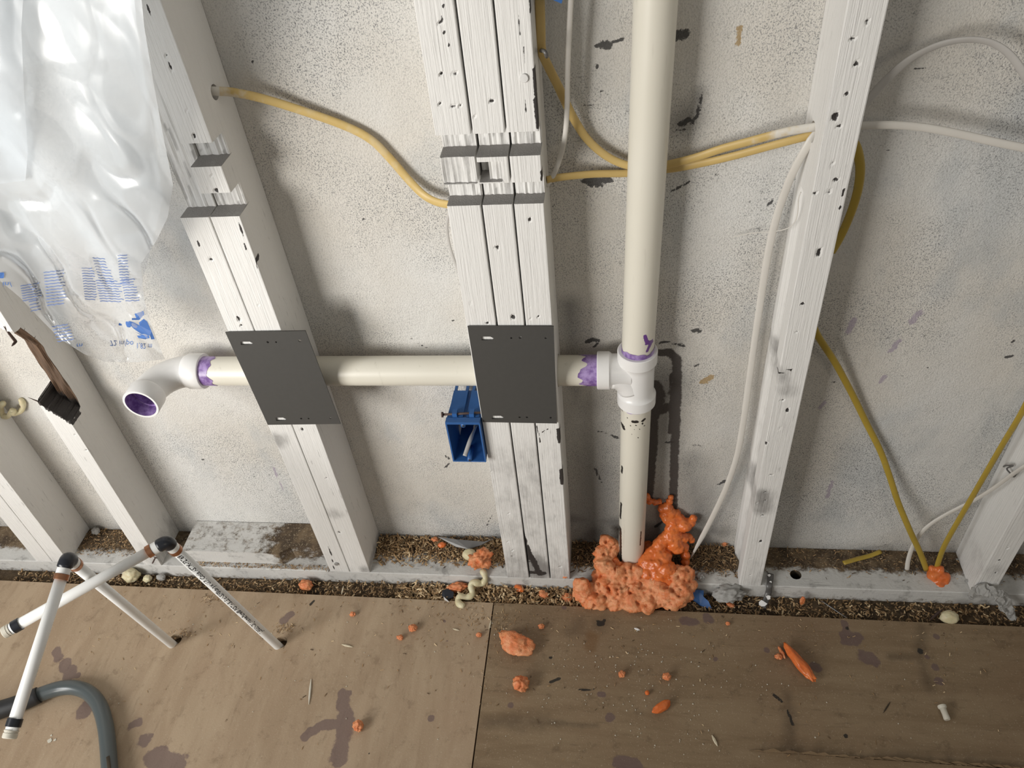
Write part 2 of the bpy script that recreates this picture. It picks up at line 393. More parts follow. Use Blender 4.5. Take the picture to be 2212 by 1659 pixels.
gri = np.maximum(gri * 1.0, np.clip(1 - V / .05, 0, 1) * .5)
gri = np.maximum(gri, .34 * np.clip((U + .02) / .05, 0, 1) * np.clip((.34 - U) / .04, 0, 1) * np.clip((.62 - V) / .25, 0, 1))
gri = np.maximum(gri, .22 * np.clip((U - .36) / .06, 0, 1) * np.clip((.55 - V) / .4, 0, 1))  # right bay set darker towards the bottom
o = mesh('wall_back', v, f, M['wall'], attrs=dict(black=strokes(U, V, blk, uvw, 1550), brown=strokes(U, V, brn, uvw, 1400), tan=strokes(U, V, tan, uvw, 1500), violet=strokes(U, V, vio, uvw, 1550), grime_tone=gri))
tag(o, 'white painted speckled wall sheathing behind the studs, sooty and chipped', kind='structure')
md = o.modifiers.new('thickness', 'SOLIDIFY'); md.thickness = .012; md.offset = -1
# ------------------------------------------------------------------ floor: subfloor with two plywood sheets
sv, sf = box_geo((-.15, -.95, -.055), (3.6, 2.1, .034))
floor = mesh('floor', sv, sf, M['dirt']); tag(floor, 'dirty subfloor showing in the gap along the sole plate', kind='structure')
uvf = lambda x, y: tuple(onZ(x, y, ZF)[:2])
b1 = onZ(372, 1392, ZF); b2 = onZ(600, 1395, ZF)
b1h = onZ(377, 1386, ZF); b2h = onZ(605, 1391, ZF)
vioF = [([(118, 1412), (125, 1428)], 12), ([(135, 1440), (150, 1462)], 14), ([(165, 1465)], 8), ([(185, 1535), (200, 1520)], 18), ([(285, 1565), (298, 1560)], 12), ([(310, 1600)], 17), ([(340, 1630), (352, 1645), (385, 1650)], 20), ([(325, 1590)], 6),
        ([(742, 1505), (740, 1530)], 15), ([(745, 1545), (742, 1590), (733, 1635)], 19), ([(735, 1565), (700, 1567), (672, 1582)], 11), ([(662, 1590)], 9), ([(628, 1330), (610, 1345)], 9),
        ([(1478, 1338), (1500, 1340)], 12), ([(1530, 1335)], 13), ([(1218, 1312)], 7), ([(1830, 1372), (1848, 1372)], 17), ([(1824, 1340), (1828, 1360)], 9), ([(1868, 1413), (1878, 1414)], 17), ([(2000, 1412)], 7), ([(2018, 1433)], 9), ([(2026, 1463)], 9), ([(2020, 1368)], 6),
        ([(1318, 1546)], 10), ([(1340, 1648), (1372, 1653)], 12), ([(1104, 1523)], 8), ([(1762, 1437)], 12), ([(1655, 1400)], 6), ([(960, 1342)], 5), ([(965, 1385)], 4), ([(1545, 1420)], 5), ([(1296, 1498), (1302, 1499)], 7), ([(932, 1553)], 7)]  # the spot right of the carrot shaped foam strip is its painted shadow
blkF = [([(1297, 1345), (1300, 1345)], 7), ([(1290, 1340)], 3), ([(1306, 1338)], 4), ([(1829, 1351)], 6), ([(1987, 1400)], 7), ([(1189, 1472), (1208, 1465)], 3), ([(670, 1308), (678, 1300)], 4), ([(1190, 1420)], 4), ([(1668, 1494), (1690, 1512)], 3), ([(1700, 1530), (1712, 1560)], 2.5), ([(1826, 1583)], 4), ([(1650, 1520)], 2), ([(797, 1628)], 3), ([(1250, 1489), (1285, 1487)], 2), ([(745, 1387)], 2), ([(1063, 1600)], 2.5), ([(1094, 1603)], 2.5)]
tanF = [([(1280, 1375), (1275, 1395)], 16)]
smrF = [([(1052, 1560), (1120, 1558), (1168, 1562)], 18), ([(1175, 1560), (1290, 1566)], 7), ([(1250, 1345), (1240, 1360)], 26), ([(1296, 1345), (1302, 1343)], 22), ([(1990, 1350), (1985, 1410), (2005, 1480)], 14), ([(1920, 1412), (1985, 1412)], 10), ([(1700, 1500), (1710, 1620)], 14)]
SX = -.1485
def ply(us, vs, mat, holes, x0, x1):
    v, f, U, V = grid(us, vs, lambda a, b: np.stack([a, b - .008 * (a + .15) * (b > -.3) , np.full_like(a, ZF)], -1), holes)
    at = dict(violet=strokes(U, V, vioF, uvf, 1230), black=strokes(U, V, blkF, uvf, 1230), tan=strokes(U, V, tanF, uvf, 1230), smear=strokes(U, V, smrF, uvf, 1230))
    o = mesh('plywood_panel', v, f, mat, floor, attrs=at)
    md = o.modifiers.new('thickness', 'SOLIDIFY'); md.thickness = .0165; md.offset = -1
    return o
YE = -.046
vsf = np.concatenate([np.arange(-1.9, -.56, .09), np.arange(-.56, YE - .002, .0036), [YE]])
usL = np.concatenate([np.arange(-2.0, -1.08, .09), np.arange(-1.08, SX - .0025, .0036), [SX - .0012]])
usR = np.concatenate([[SX + .0012], np.arange(SX + .004, .86, .0036), np.arange(.86, 1.65, .09)])
HR = .0125
ply(usL, vsf, M['plyL'], [(b1h[0], b1h[1], HR), (b2h[0], b2h[1], HR)], 0, 0)
tag(floor.children[0], 'tan plywood sheet with purple drips and two pipe holes')
ply(usR, vsf, M['plyR'], [], 0, 0)
tag(floor.children[1], 'darker brown plywood sheet with knot')

# ------------------------------------------------------------------ sole plate
sole = empty('sole_plate', (0, 0, -.038), 'long white sole plate lying on the floor under all the studs, dirty on top', 'plank')
ph = onZ(1719, 1241, 0)
xs = np.concatenate([np.arange(-2.0, -1.3, .07), np.arange(-1.3, .95, .005), np.arange(.95, 1.7, .07)])
ys = np.concatenate([[0.0, .0015], np.arange(.005, D - .002, .004), [D - .0005]])
v, f, U, V = grid(xs, ys, lambda a, b: np.stack([a, b, np.where(b < .001, -.0015, 0) - .0006], -1), [(ph[0], ph[1], .0105)])
dirt = np.clip((V - .016) / .035, 0, 1.15) * np.where((U > -.4) & (U < -.12), .85, 1) - np.where(U > .36, .22, 0)
dirt = np.where((U > -.42) & (U < -.28) & (V < .05), dirt * .6, dirt)
n0 = len(v); vv = list(map(tuple, v)); ff = [tuple(q) for q in f]
fr = []
for i, x in enumerate(xs):
    fr.append(len(vv)); vv.append((x, 0, -.0021)); vv.append((x, 0.0003 * math.sin(x * 40), -.018)); vv.append((x, 0, -.0375))
for i in range(len(xs) - 1):
    a, b = fr[i], fr[i + 1]; ff += [(a, a + 1, b + 1, b), (a + 1, a + 2, b + 2, b + 1)]
dd = np.concatenate([dirt, np.tile([0, .12, .42], len(xs))])
mesh('plank_body', vv, ff, M['sole'], sole, attrs=dict(dirt=dd))
lathe('drilled_hole', (ph[0], ph[1], -.0006), (ph[0], ph[1], -1), [(0, .0108), (.002, .0104), (.034, .010), (.034, .0005)], M['hole'], sole, 20)

# ------------------------------------------------------------------ studs
ZTOP = 2.40
def nz(x, y, z): return mnoise.noise(Vector((x, y, z)))
def board(parent, name, xl, xr, z0=0.0, z1=ZTOP, notch=(), holes=(), wear_shade=(), raw=0.0, dirt=None, lean=None, y0=0.0, ytop=None, hand=None):
    """one plank: xl..xr wide, front face at y0; notch = (za, zb, depth) cuts into the front"""
    zs = list(np.arange(z0, min(1.16, z1), .0034)) + list(np.arange(1.16, z1, .12)) + [z1]
    for n_ in notch:
        for e in n_[:2]: zs += [e - .0012, e - .0004, e + .0004, e + .0012]
    zs = np.array(sorted(z for z in zs if z0 - 1e-9 <= z <= z1))
    wv = xr - xl; bev = .0014
    ring = [(0, D - .0006), (0, .07), (0, .055), (0, .04), (0, .028), (0, .018), (0, .010), (0, .005), (0, bev), (.25 * bev / wv, .25 * bev)]
    k = 13
    ring += [((bev + (wv - 2 * bev) * i / (k - 1)) / wv, 0) for i in range(k)]
    ring += [(1 - .25 * bev / wv, .25 * bev), (1, bev), (1, .005), (1, .010), (1, .018), (1, .028), (1, .04), (1, .055), (1, .07), (1, D - .0006)]
    m = len(ring); S = np.array([r[0] for r in ring]); Y = np.array([r[1] for r in ring])
    n = len(zs); Z, SS = np.meshgrid(zs, S, indexing='ij'); YY = np.tile(Y, (n, 1))
    X = xl + SS * wv
    W = np.zeros_like(X); RAW = np.full_like(X, raw); DI = np.zeros_like(X)
    YY = np.maximum(YY + y0 * (YY < .04), y0)
    for n_ in notch:
        za, zb, dpt = n_[:3]; s0, s1 = (n_[3] if len(n_) > 3 else (-.1, 1.1))
        for i in np.where((zs > za) & (zs < zb))[0]:
            for j in range(m):
                if not (s0 <= S[j] <= s1): continue
                sx = S[j] * wv
                d = dpt + .0024 * nz(sx * 420 + xl * 90, 0, zs[i] * 9) + .0013 * nz(sx * 1100, 3, zs[i] * 24)
                if n_[2] > .0 and YY[i, j] < d:
                    YY[i, j] = d; DI[i, j] += .22 + .35 * (nz(sx * 700 + xl * 50, 9, zs[i] * 12) > .18)
        for zz_ in (za - .0004, za + .0004):
            i_ = np.argmin(abs(zs - zz_)); DI[i_, :] += np.where(Y < dpt - .001, .95, 0) * ((S >= s0) & (S <= s1))
    for h in holes:
        (px, py), r = h[:2]; p = onY(px, py, y0); r = r / 1000.
        d = np.hypot((X - p[0]), (Z - p[2]) * (h[2] if len(h) > 2 else 1.0)) - 0
        msk = (YY < y0 + .002)
        W = np.maximum(W, np.where(msk, np.clip(1 - .5 * d / r, 0, 1), 0))  # nail holes: missing paint and the shade inside, both coloured dark
        YY = YY + np.where(msk, np.clip(1 - d / (r * 1.2), 0, 1) * .004, 0)
    for wr in wear_shade:
        P = [onY(*p, y0) for p in wr[0]]; r = wr[1] / 1000.
        d = np.min([seg_dist(X, Z, (P[i][0], P[i][2]), (P[i + 1][0], P[i + 1][2])) for i in range(len(P) - 1)], axis=0)
        W = np.maximum(W, np.where(YY < .016, np.clip(1 - .5 * d / r, 0, 1), 0))
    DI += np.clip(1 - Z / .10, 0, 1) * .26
    if dirt is not None:
        for (pts, r, s) in dirt:
            P = [onY(*p, 0) for p in pts]; P = P if len(P) > 1 else P * 2
            d = np.min([seg_dist(X, Z, (P[i][0], P[i][2]), (P[i + 1][0], P[i + 1][2])) for i in range(len(P) - 1)], axis=0)
            DI += np.clip(1.3 - d / (r / 1000.), 0, 1) * s
    if hand is not None: X, YY, Z, W, RAW, DI = hand(X, YY, Z, SS, W, RAW, DI, zs, m)
    if lean is not None: X = X + np.interp(Z, [0, 1.2], lean)
    verts = np.stack([X, YY, Z], -1).reshape(-1, 3)
    fs = []
    idx = np.arange(n * m).reshape(n, m)
    q = np.stack([idx[:-1, :-1], idx[:-1, 1:], idx[1:, 1:], idx[1:, :-1]], -1).reshape(-1, 4)
    fs = [tuple(t) for t in q]
    fs.append(tuple(idx[0][::-1])); fs.append(tuple(idx[-1]))
    for i in range(n - 1): fs.append((idx[i, m - 1], idx[i, 0], idx[i + 1, 0], idx[i + 1, m - 1]))
    return mesh(name, verts, fs, M['stud'], parent, attrs=dict(wear_shade=W.ravel(), raw=RAW.ravel(), dirt=DI.ravel()))

# far left pair
A = empty('stud_pair', (-1.105, .045, 0), 'pair of white studs at the far left edge of the photo', 'stud')
board(A, 'board', -1.1432, -1.1054, lean=(0, .028)); board(A, 'board', -1.1046, -1.0662, lean=(0, .030), holes=[((62, 1085), 1.8)])
# stud with the broken out front
def broken(X, YY, Z, S, W, RAW, DI, zs, m):
    for i in range(len(zs)):
        z = zs[i]; mv = []; dr_ = {}
        for j in range(m):
            s = S[i, j]
            top = .640 - .020 * s + .004 * nz(s * 9, 1, 4); bot = .476 - .050 * s + .006 * nz(s * 14, 5, 1)
            if bot < z < top:
                ramp_ = min(1.0, (top - z) / .055)
                d = (.012 + .024 * ramp_) + .006 * nz(s * 5, 2, z * 14) + .003 * nz(s * 22, 7, z * 30)
                d += .012 * (s < .25)
                dr_[j] = d
                if YY[i, j] < d: YY[i, j] = d; W[i, j] = 1; RAW[i, j] = .0 if z < bot + .012 else .95; mv.append(j)
            elif z <= bot and z > bot - .010 and YY[i, j] < .034: W[i, j] = max(W[i, j], .62); RAW[i, j] = 0
        if mv:
            for j in (mv[0] - 1, mv[-1] + 1):
                if 0 <= j < m and (S[i, j] < .001 or S[i, j] > .999): YY[i, j] = dr_.get(j, .035) + .0012; W[i, j] = 0
    return X, YY, Z, W, RAW, DI
B = empty('wall_stud', (-.874, .045, 0), 'white stud with a broken out front showing raw brown wood, left of the pipe elbow', 'stud')
board(B, 'board', -.8935, -.8550, lean=(0, .027), hand=broken, holes=[((152, 940), 1.6), ((176, 972), 2.2)], dirt=[([(330, 1200)], 60, .3)])
p = onY(338, 1200, 0)
lathe('nail', (p[0], -.004, p[2]), (p[0] - .3, -1, p[2] - .4), [(0, .0001), (0, .004), (.0015, .004), (.002, .0015), (.014, .0014)], M['nail'], B, 10)
# splinters standing off the break
g = []
for (a, b_, r) in [((60, 858), (95, 872), .0011), ((8, 705), (34, 738), .0022), ((84, 868), (98, 885), .0011), ((25, 748), (34, 738), .002)]:
    g.append(tube_geo(np.array([onY(*a, -.002), (onY(*a, -.002) + onY(*b_, .01)) / 2, onY(*b_, .012)]), [r * .2, r, r * 1.2], None, 5))
for v_, f_ in g: mesh('splinter', v_, f_, M['nail'], B)

# pair carrying the left plate
NA = (.8868, .9172, .031); NB = (.8155, .8490, .030)
Dp = empty('stud_pair', (-.446, .045, 0), 'pair of white notched studs carrying the left dark steel plate', 'stud')
board(Dp, 'board', -.4878, -.4468, notch=[(.8155, ZTOP - .01, .027)], holes=[((455, 560), 2.6), ((468, 535), 1.3), ((516, 690), 2.4, .5), ((520, 703), 1.8), ((644, 1033), 1.2), ((702, 1140), 1.2)],
      wear_shade=[([(708, 1175), (716, 1200), (722, 1232)], .9), ([(425, 520), (432, 532)], 1.4), ([(512, 684), (524, 705)], 1.0)],
      dirt=[([(600, 950)], 26, .7), ([(590, 1000), (680, 1180)], 14, .12)])
board(Dp, 'board', -.4452, -.4038, notch=[NA, NB], holes=[((419, 294), 2.3), ((360, 118), 2.0), ((370, 149), 2.0), ((405, 237), 1.6), ((467, 412), 2.4, .6), ((459, 380), 1.4), ((652, 928), 2.4, .6), ((706, 1033), 1.6), ((733, 1150), 2.3, .7), ((755, 1215), 1.6), ((556, 658), 1.6)],
      wear_shade=[([(360, 118), (370, 149)], .7), ([(318, 10), (326, 40)], .8), ([(419, 294), (428, 308)], .8), ([(515, 472), (532, 540)], 1.1), ([(552, 560), (560, 600)], .6)],
      dirt=[([(720, 1110)], 26, .5), ([(790, 1230)], 14, .5)])
p = onY(727, 1217, 0)
lathe('nail_head', (p[0], -.003, p[2]), (p[0], 1, p[2]), [(0, .0001), (.0002, .0042), (.0015, .0045), (.004, .003)], M['galv'], Dp, 14)
# triple post
Tp = empty('triple_stud', (-.061, .045, 0), 'post of three white notched studs carrying the right dark steel plate', 'stud')
TN = [(.8850, .9140, .030), (.8210, .8500, .024)]
board(Tp, 'board', -.1245, -.0818, notch=TN + [(.850, .885, .004)], holes=[((952, 50), 2.0), ((953, 160), 1.8), ((982, 160), 2.2), ((951, 225), 1.6), ((979, 231), 2.0), ((993, 230), 1.8), ((970, 365), 1.6), ((1013, 386), 1.6), ((1017, 655), 1.6), ((1052, 698), 2.4), ((1098, 1170), 2.0), ((1108, 1190), 1.6), ((1107, 1202), 2.0, .6), ((1062, 1020), 1.2), ((1098, 1110), 1.5)],
      wear_shade=[([(958, 10), (953, 55)], .7), ([(953, 55), (975, 110)], .5), ([(978, 345), (985, 400)], .6), ([(1060, 995), (1085, 995)], .7)], dirt=[([(1080, 1000), (1110, 1240)], 60, .38)])
board(Tp, 'board', -.0790, -.0412, notch=TN + [(.852, .878, .030, (-.1, .30)), (.852, .878, .006, (.3, .75))], holes=[((1061, 218), 2.6), ((1027, 252), 1.2), ((1074, 535), 3.0), ((1070, 436), 2.2), ((1108, 685), 2.8, .6)],
      wear_shade=[([(1128, 1150), (1136, 1185), (1139, 1240)], 4.5), ([(1138, 1185), (1150, 1208), (1166, 1240)], 6.0), ([(1145, 1236), (1176, 1238)], 5), ([(1134, 1160), (1146, 1195), (1160, 1215)], 1.6)], dirt=[([(1140, 990), (1160, 1240)], 60, .42), ([(1150, 1225)], 34, .6)])
board(Tp, 'board', -.0388, -.0016, notch=TN, holes=[((1144, 475), 2.4), ((1152, 940), 1.8), ((1210, 1224), 2.0), ((1147, 690), 1.2), ((1143, 666), 1.5), ((1163, 685), 1.3)],
      wear_shade=[([(1154, 150), (1158, 205)], 2.2), ([(1157, 215), (1164, 275)], 3.0), ([(1148, 0), (1149, 25)], 2.5), ([(1120, 20), (1124, 75)], .6), ([(1130, 100), (1133, 155)], .8), ([(1134, 180), (1137, 240)], .7), ([(1171, 372), (1172, 388)], 2.2), ([(1179, 420), (1181, 440)], 1.8), ([(1160, 920), (1166, 955)], 1.4), ([(1206, 928), (1208, 955)], 3.0), ([(1212, 1015), (1214, 1045)], 3.2), ([(1170, 935), (1185, 925)], .9), ([(1168, 290), (1170, 300)], 1.5)],
      dirt=[([(1180, 1000), (1210, 1240)], 60, .30)])
p = onY(1132, 168, 0)
lathe('nail_head', (p[0], -.0025, p[2]), (p[0], 1, p[2]), [(0, .0001), (.0002, .0046), (.0012, .0052), (.004, .004)], simple('painted_nail', (.74, .73, .71), .6), Tp, 18)
# single stud right of the riser
def groove(X, YY, Z, S, W, RAW, DI, zs, m):
    left = (S < .001) & (YY > .035) & (YY < .06) & (Z < .80); X = X + np.where(left, .006, 0); DI = DI + np.where(left, .25, 0)
    return X, YY, Z, W, RAW, DI
Ep = empty('wall_stud', (.338, .045, 0), 'single white stud full of nail holes, just right of the tall riser pipe', 'stud')
board(Ep, 'board', .3182, .3580, hand=groove, holes=[((1872, 48), 2.4), ((1812, 85), 2.0), ((1842, 85), 2.6), ((1850, 138), 2.8), ((1829, 204), 2.2), ((1804, 252), 3.2, .6), ((1812, 272), 2.4), ((1799, 351), 1.8), ((1805, 389), 2.6), ((1790, 414), 2.4), ((1760, 418), 2.0, .7), ((1769, 545), 2.4, .32), ((1733, 657), 2.4), ((1723, 716), 1.8), ((1701, 886), 2.6, .6), ((1685, 926), 1.8), ((1655, 958), 2.4), ((1666, 1026), 1.8), ((1654, 1063), 2.2), ((1654, 1082), 2.0), ((1643, 1170), 2.6, .6), ((1622, 1207), 1.5), ((1622, 1241), 1.8), ((1648, 1113), 2.2), ((1636, 1085), 1.6), ((1690, 865), 2.2)],
      wear_shade=[([(1675, 800), (1712, 798)], .8), ([(1676, 806), (1710, 803)], 1.2), ([(1818, 440), (1805, 470)], .6), ([(1820, 425), (1823, 410)], .8)],
      dirt=[([(1690, 810), (1680, 800)], 16, .6), ([(1700, 840)], 20, .55), ([(1650, 1070), (1648, 1100)], 24, .75), ([(1640, 1150), (1640, 1250)], 30, .2), ([(1700, 880), (1660, 1020)], 30, .2)])
Fp = empty('wall_stud', (.748, .045, 0), 'white stud at the right edge of the photo with a bent staple on its side', 'stud')
board(Fp, 'board', .7290, .7675, holes=[((2180, 1120), 2.6), ((2177, 1185), 1.6), ((2150, 1238), 1.8), ((2160, 1210), 1.6, .5)], dirt=[([(2150, 1230)], 40, .3)])
q = lambda x, y, X: CAM + _ray(x, y) * ((X - CAM[0]) / _ray(x, y)[0])      # point on a plane x = X
sp = [q(2168, 1008, .7285), q(2172, 1006, .722), q(2188, 1006, .722), q(2175, 1012, .7215), q(2182, 1022, .721), q(2190, 1030, .722), q(2196, 1022, .7225), q(2194, 1016, .7285)]
tube('staple', spline(sp, 40), .0013, M['steel'], Fp, seg=8)
g = []
for (x, y) in [(2069, 1209), (2090, 1255)]:
    c = q(x, y, .7285); g.append(tube_geo(np.array([c, c + [-.004, 0, 0]]), .0025, None, 10))
for v_, f_ in g: mesh('nail_head', v_, f_, M['galv'], Fp)

# scrap block lying on the sole plate
zb = .038; blkp = [(-.800, .012), (-.590, .012), (-.570, .030), (-.4905, .036), (-.4905, .0875), (-.800, .0875)]
bv = []; 
for (x, y) in blkp: bv.append((x, y, .0005))
v1, f1 = extrude_poly(bv, (0, 0, zb)); v1 = [np.array(t) for t in v1]
bm = bmesh.new(); vs_ = [bm.verts.new(t) for t in v1]; [bm.faces.new([vs_[i] for i in q_]) for q_ in f1]
bmesh.ops.recalc_face_normals(bm, faces=bm.faces); bmesh.ops.triangulate(bm, faces=bm.faces[:]); bmesh.ops.subdivide_edges(bm, edges=bm.edges[:], cuts=7, use_grid_fill=True)
for x in bm.verts: x.co += Vector((0, .0006 * nz(x.co.x * 60, x.co.y * 60, x.co.z * 60), .0008 * nz(x.co.x * 40, x.co.y * 60, 2)))
bvv = np.array([t.co[:] for t in bm.verts]); bff = [[t.index for t in q_.verts] for q_ in bm.faces]; bm.verts.index_update(); bff = [[t.index for t in q_.verts] for q_ in bm.faces]; bm.free()
dt = np.where(bvv[:, 2] > zb - .004, .30 + .75 * np.clip((bvv[:, 0] + .66) / .15, 0, 1) * (bvv[:, 1] < .08), .05) + np.where(bvv[:, 0] > -.59, .6, 0)
o = mesh('wood_block', bvv, bff, M['sole'], base=(-.645, .05, 0), attrs=dict(dirt=dt)); tag(o, 'white painted scrap block lying on the sole plate between two left studs', 'block')

# ------------------------------------------------------------------ drain pipe
R = .0241; PY = .045; PZ = .503
xr_ = lambda z: np.interp(z, [0, .45, .53, .88, 2.4], [.1165, .1193, .1197, .1267, .157])
dr = empty('drain_pipe', (.1165, PY, 0), 'cream plastic drain assembly: tall riser, tee, side arm through the studs and open elbow', 'pipe')
def pipe(name, path, seg=48, marks=None, vmarks=None):
    v, f = tube_geo(path, R, None, seg, caps=False); v = np.array(v)
    bl = np.zeros(len(v)); vi = np.zeros(len(v))
    if marks: bl = surf_strokes(v, marks)
    if vmarks: vi = surf_strokes(v, vmarks)
    return mesh(name, v, f, M['pvc'], dr, True, attrs=dict(black=bl, violet=vi))
def surf_strokes(v, items):
    """marks drawn on the camera-facing side of the riser, given as pixel strokes on the plane y = PY - R*.8"""
    out = np.zeros(len(v)); yy = PY - R * .85; front = v[:, 1] < PY + .004
    for pts, wpx in items:
        P = [onY(*p, yy) for p in pts]; P = P if len(P) > 1 else P * 2
        d = np.min([seg_dist(v[:, 0], v[:, 2], (P[i][0], P[i][2]), (P[i + 1][0], P[i + 1][2])) for i in range(len(P) - 1)], axis=0)
        out = np.maximum(out, np.where(front, np.clip(1 - .5 * d / (wpx / 1450), 0, 1), 0))
    return out
zz = np.concatenate([np.arange(.527, .66, .0022), np.arange(.66, 2.41, .05)])
pipe('riser_pipe', np.array([(xr_(z), PY, z) for z in zz]), 64, None, [([(1393, 724), (1397, 738), (1408, 745)], 4), ([(1404, 748), (1398, 758)], 3.5), ([(1396, 742), (1409, 741)], 3)])
zz = np.arange(-.03, .45, .0024)
bm_ = [([(1367, 908), (1376, 908)], 4.5), ([(1345, 926), (1347, 931)], 4.5), ([(1388, 908), (1392, 906)], 3.2), ([(1374, 916)], 2.5), ([(1388, 914)], 2.5), ([(1343, 896)], 2.5), ([(1355, 903)], 2), ([(1362, 918)], 2), ([(1378, 942)], 2), ([(1365, 935)], 1.6), ([(1392, 920)], 2), ([(1344, 1015), (1343, 1030)], 2), ([(1342, 1095), (1340, 1130)], 2), ([(1340, 1150), (1341, 1228)], 3.2), ([(1385, 1150), (1383, 1180)], 1.6), ([(1350, 912)], 1.6), ([(1382, 925)], 1.5), ([(1370, 925)], 1.5)]
pipe('lower_pipe', np.array([(xr_(z), PY, z) for z in zz]), 72, bm_)
pipe('side_arm', np.array([(x, PY, PZ) for x in np.linspace(-.592, .066, 140)]), 40)
tx = .1195
# tee: run hubs, body and branch hub
prof = [(0, .0243), (0, .0288), (.0012, .0302), (.0195, .0302), (.0205, .0292), (.0235, .0268), (.030, .0264), (.076, .0264), (.0835, .0268), (.0865, .0292), (.0875, .0302), (.1063, .0302), (.1075, .0290), (.1075, .0243), (.10, .0241), (.004, .0241)]
lathe('tee_run', (tx, PY, .4365), (tx, PY, 1), prof, M['fit'], dr, 56, True)
pr = [(0, .0243), (0, .0284), (.0012, .0298), (.0185, .0298), (.0195, .0288), (.0225, .0264), (.052, .0258)]
lathe('tee_branch', (.0585, PY, PZ), (1, PY, PZ), pr, M['fit'], dr, 48)
g = []
for a in np.linspace(0, 1, 5): pass
fair = np.array([(.083, PY, PZ - .004), (.095, PY, PZ - .007), (.106, PY, PZ - .016), (.114, PY, PZ - .030)])
tube('tee_fairing', spline(fair, 12), [.0256 + .0006 * i / 12 for i in range(len(spline(fair, 12)))], M['fit'], dr, seg=32)
# elbow
hub = [(0, .0243), (0, .0288), (.0015, .0298), (.024, .0298), (.027, .0285), (.031, .0268)]
lathe('elbow_hub', (-.588, PY, PZ), (-1, PY, PZ), hub, M['fit'], dr, 48)
th = np.linspace(0, math.pi / 2, 22); rb_ = .052; ex = -.612
path = [(ex, PY, PZ)] + [(ex - rb_ * math.sin(t), PY - rb_ * (1 - math.cos(t)), PZ) for t in th]
path = np.array(path); endp = path[-1]
tube('elbow_bend', path, np.interp(np.arange(len(path)), [0, 6, 23], [.0268, .0262, .0262]), M['fit'], dr, seg=40, caps=False)
lathe('elbow_mouth', (endp[0], endp[1] + .002, PZ), (endp[0], -1, PZ), [(0, .0262), (.003, .0285), (.005, .0290), (.030, .0290), (.031, .0284), (.031, .0250)], M['fit'], dr, 48)
lathe('primer_bore', (endp[0], endp[1] - .0288, PZ), (endp[0], 1, PZ), [(0, .0252), (.006, .0248), (.022, .0243), (.0225, .0215), (.06, .021), (.062, .001)], M['primer'], dr, 40)
# primer bands with ragged edges
def band(name, fn, t0, t1, jag, r=R + .0005, seg=72, right=True):
    v = []; f = []; rn = random.Random(name + str(t0)); ph_ = [rn.uniform(0, 6.3) for _ in range(6)]
    for k in range(seg):
        a = 2 * math.pi * k / seg
        e = jag * (.5 * math.sin(3 * a + ph_[0]) + .35 * math.sin(7 * a + ph_[1]) + .22 * math.sin(11 * a + ph_[2]) + .07 * math.sin(23 * a + ph_[3]))
        for t in (t0, t1 + e): v.append(fn(t, a, r))
    for k in range(seg):
        j = (k + 1) % seg; f.append((2 * k, 2 * k + 1, 2 * j + 1, 2 * j))
    return mesh(name, v, f, M['primer'], dr, True)
hx = lambda t, a, r: (t, PY + r * math.cos(a), PZ + r * math.sin(a))
vz = lambda t, a, r: (xr_(t) + r * math.cos(a), PY + r * math.sin(a), t)
band('primer_band', hx, -.590, -.568, .006); band('primer_band', hx, .060, .036, .010)
band('primer_band', vz, .543, .553, .003); band('primer_band', vz, .438, .4315, .0012)

# ------------------------------------------------------------------ steel plates
def plate(label, corners, slots, dots):
    c = [onY(*p, -.0025) for p in corners]
    c = [np.array((p[0], -.0015, p[2])) for p in c]
    cen = sum(c) / 4
    cu = bpy.data.curves.new('plate_outline', 'CURVE'); cu.dimensions = '2D'; cu.fill_mode = 'BOTH'; cu.extrude = .0008
    def add(poly):
        s = cu.splines.new('POLY'); s.points.add(len(poly) - 1); s.use_cyclic_u = True
        for i, p in enumerate(poly): s.points[i].co = (p[0] - cen[0], p[2] - cen[2], 0, 1)
    add(c)
    for (x0, y0, x1, y1) in slots:
        h = (y1 - y0); add([onY(x0, y0, 0), onY(x1 - h, y0, 0), onY(x1, y0 + h * .55, 0), onY(x1 - h * .7, y1, 0), onY(x0 + 1, y1, 0)])
    for (x, y, r) in dots:
        p = onY(x, y, 0); add([(p[0] + r * math.cos(a), 0, p[2] + r * math.sin(a)) for a in np.linspace(0, 2 * math.pi, 10, endpoint=False)])
    tmp = bpy.data.objects.new('tmp', cu); COL.objects.link(tmp); dg = bpy.context.evaluated_depsgraph_get()
    me = bpy.data.meshes.new_from_object(tmp.evaluated_get(dg)); bpy.data.objects.remove(tmp)
    me.transform(Matrix.Rotation(math.pi / 2, 4, 'X')); me.materials.clear(); me.materials.append(M['metal'])
    o = bpy.data.objects.new('nail_plate', me); COL.objects.link(o); o.location = (cen[0], -.0026, cen[2])
    return tag(o, label, 'metal plate')
plate('dark grey steel plate across the pair of studs, left of the two plates', [(487, 717), (660, 714), (736, 915), (579, 917)],
      [(521, 735, 548, 742), (597, 899, 620, 906)], [(580, 736, .0020), (598, 736, .0015), (649, 733, .0024), (652, 901, .0018), (668, 901, .0016), (715, 900, .0018)])
plate('dark grey steel plate across the triple stud, above the blue box', [(1010, 704), (1196, 704), (1203, 914), (1043, 911)],
      [(1040, 724, 1068, 732), (1062, 895, 1089, 902)], [(1105, 727, .0017), (1124, 726, .0022), (1179, 727, .0018), (1123, 898, .0020), (1139, 898, .0020), (1190, 899, .0019)])

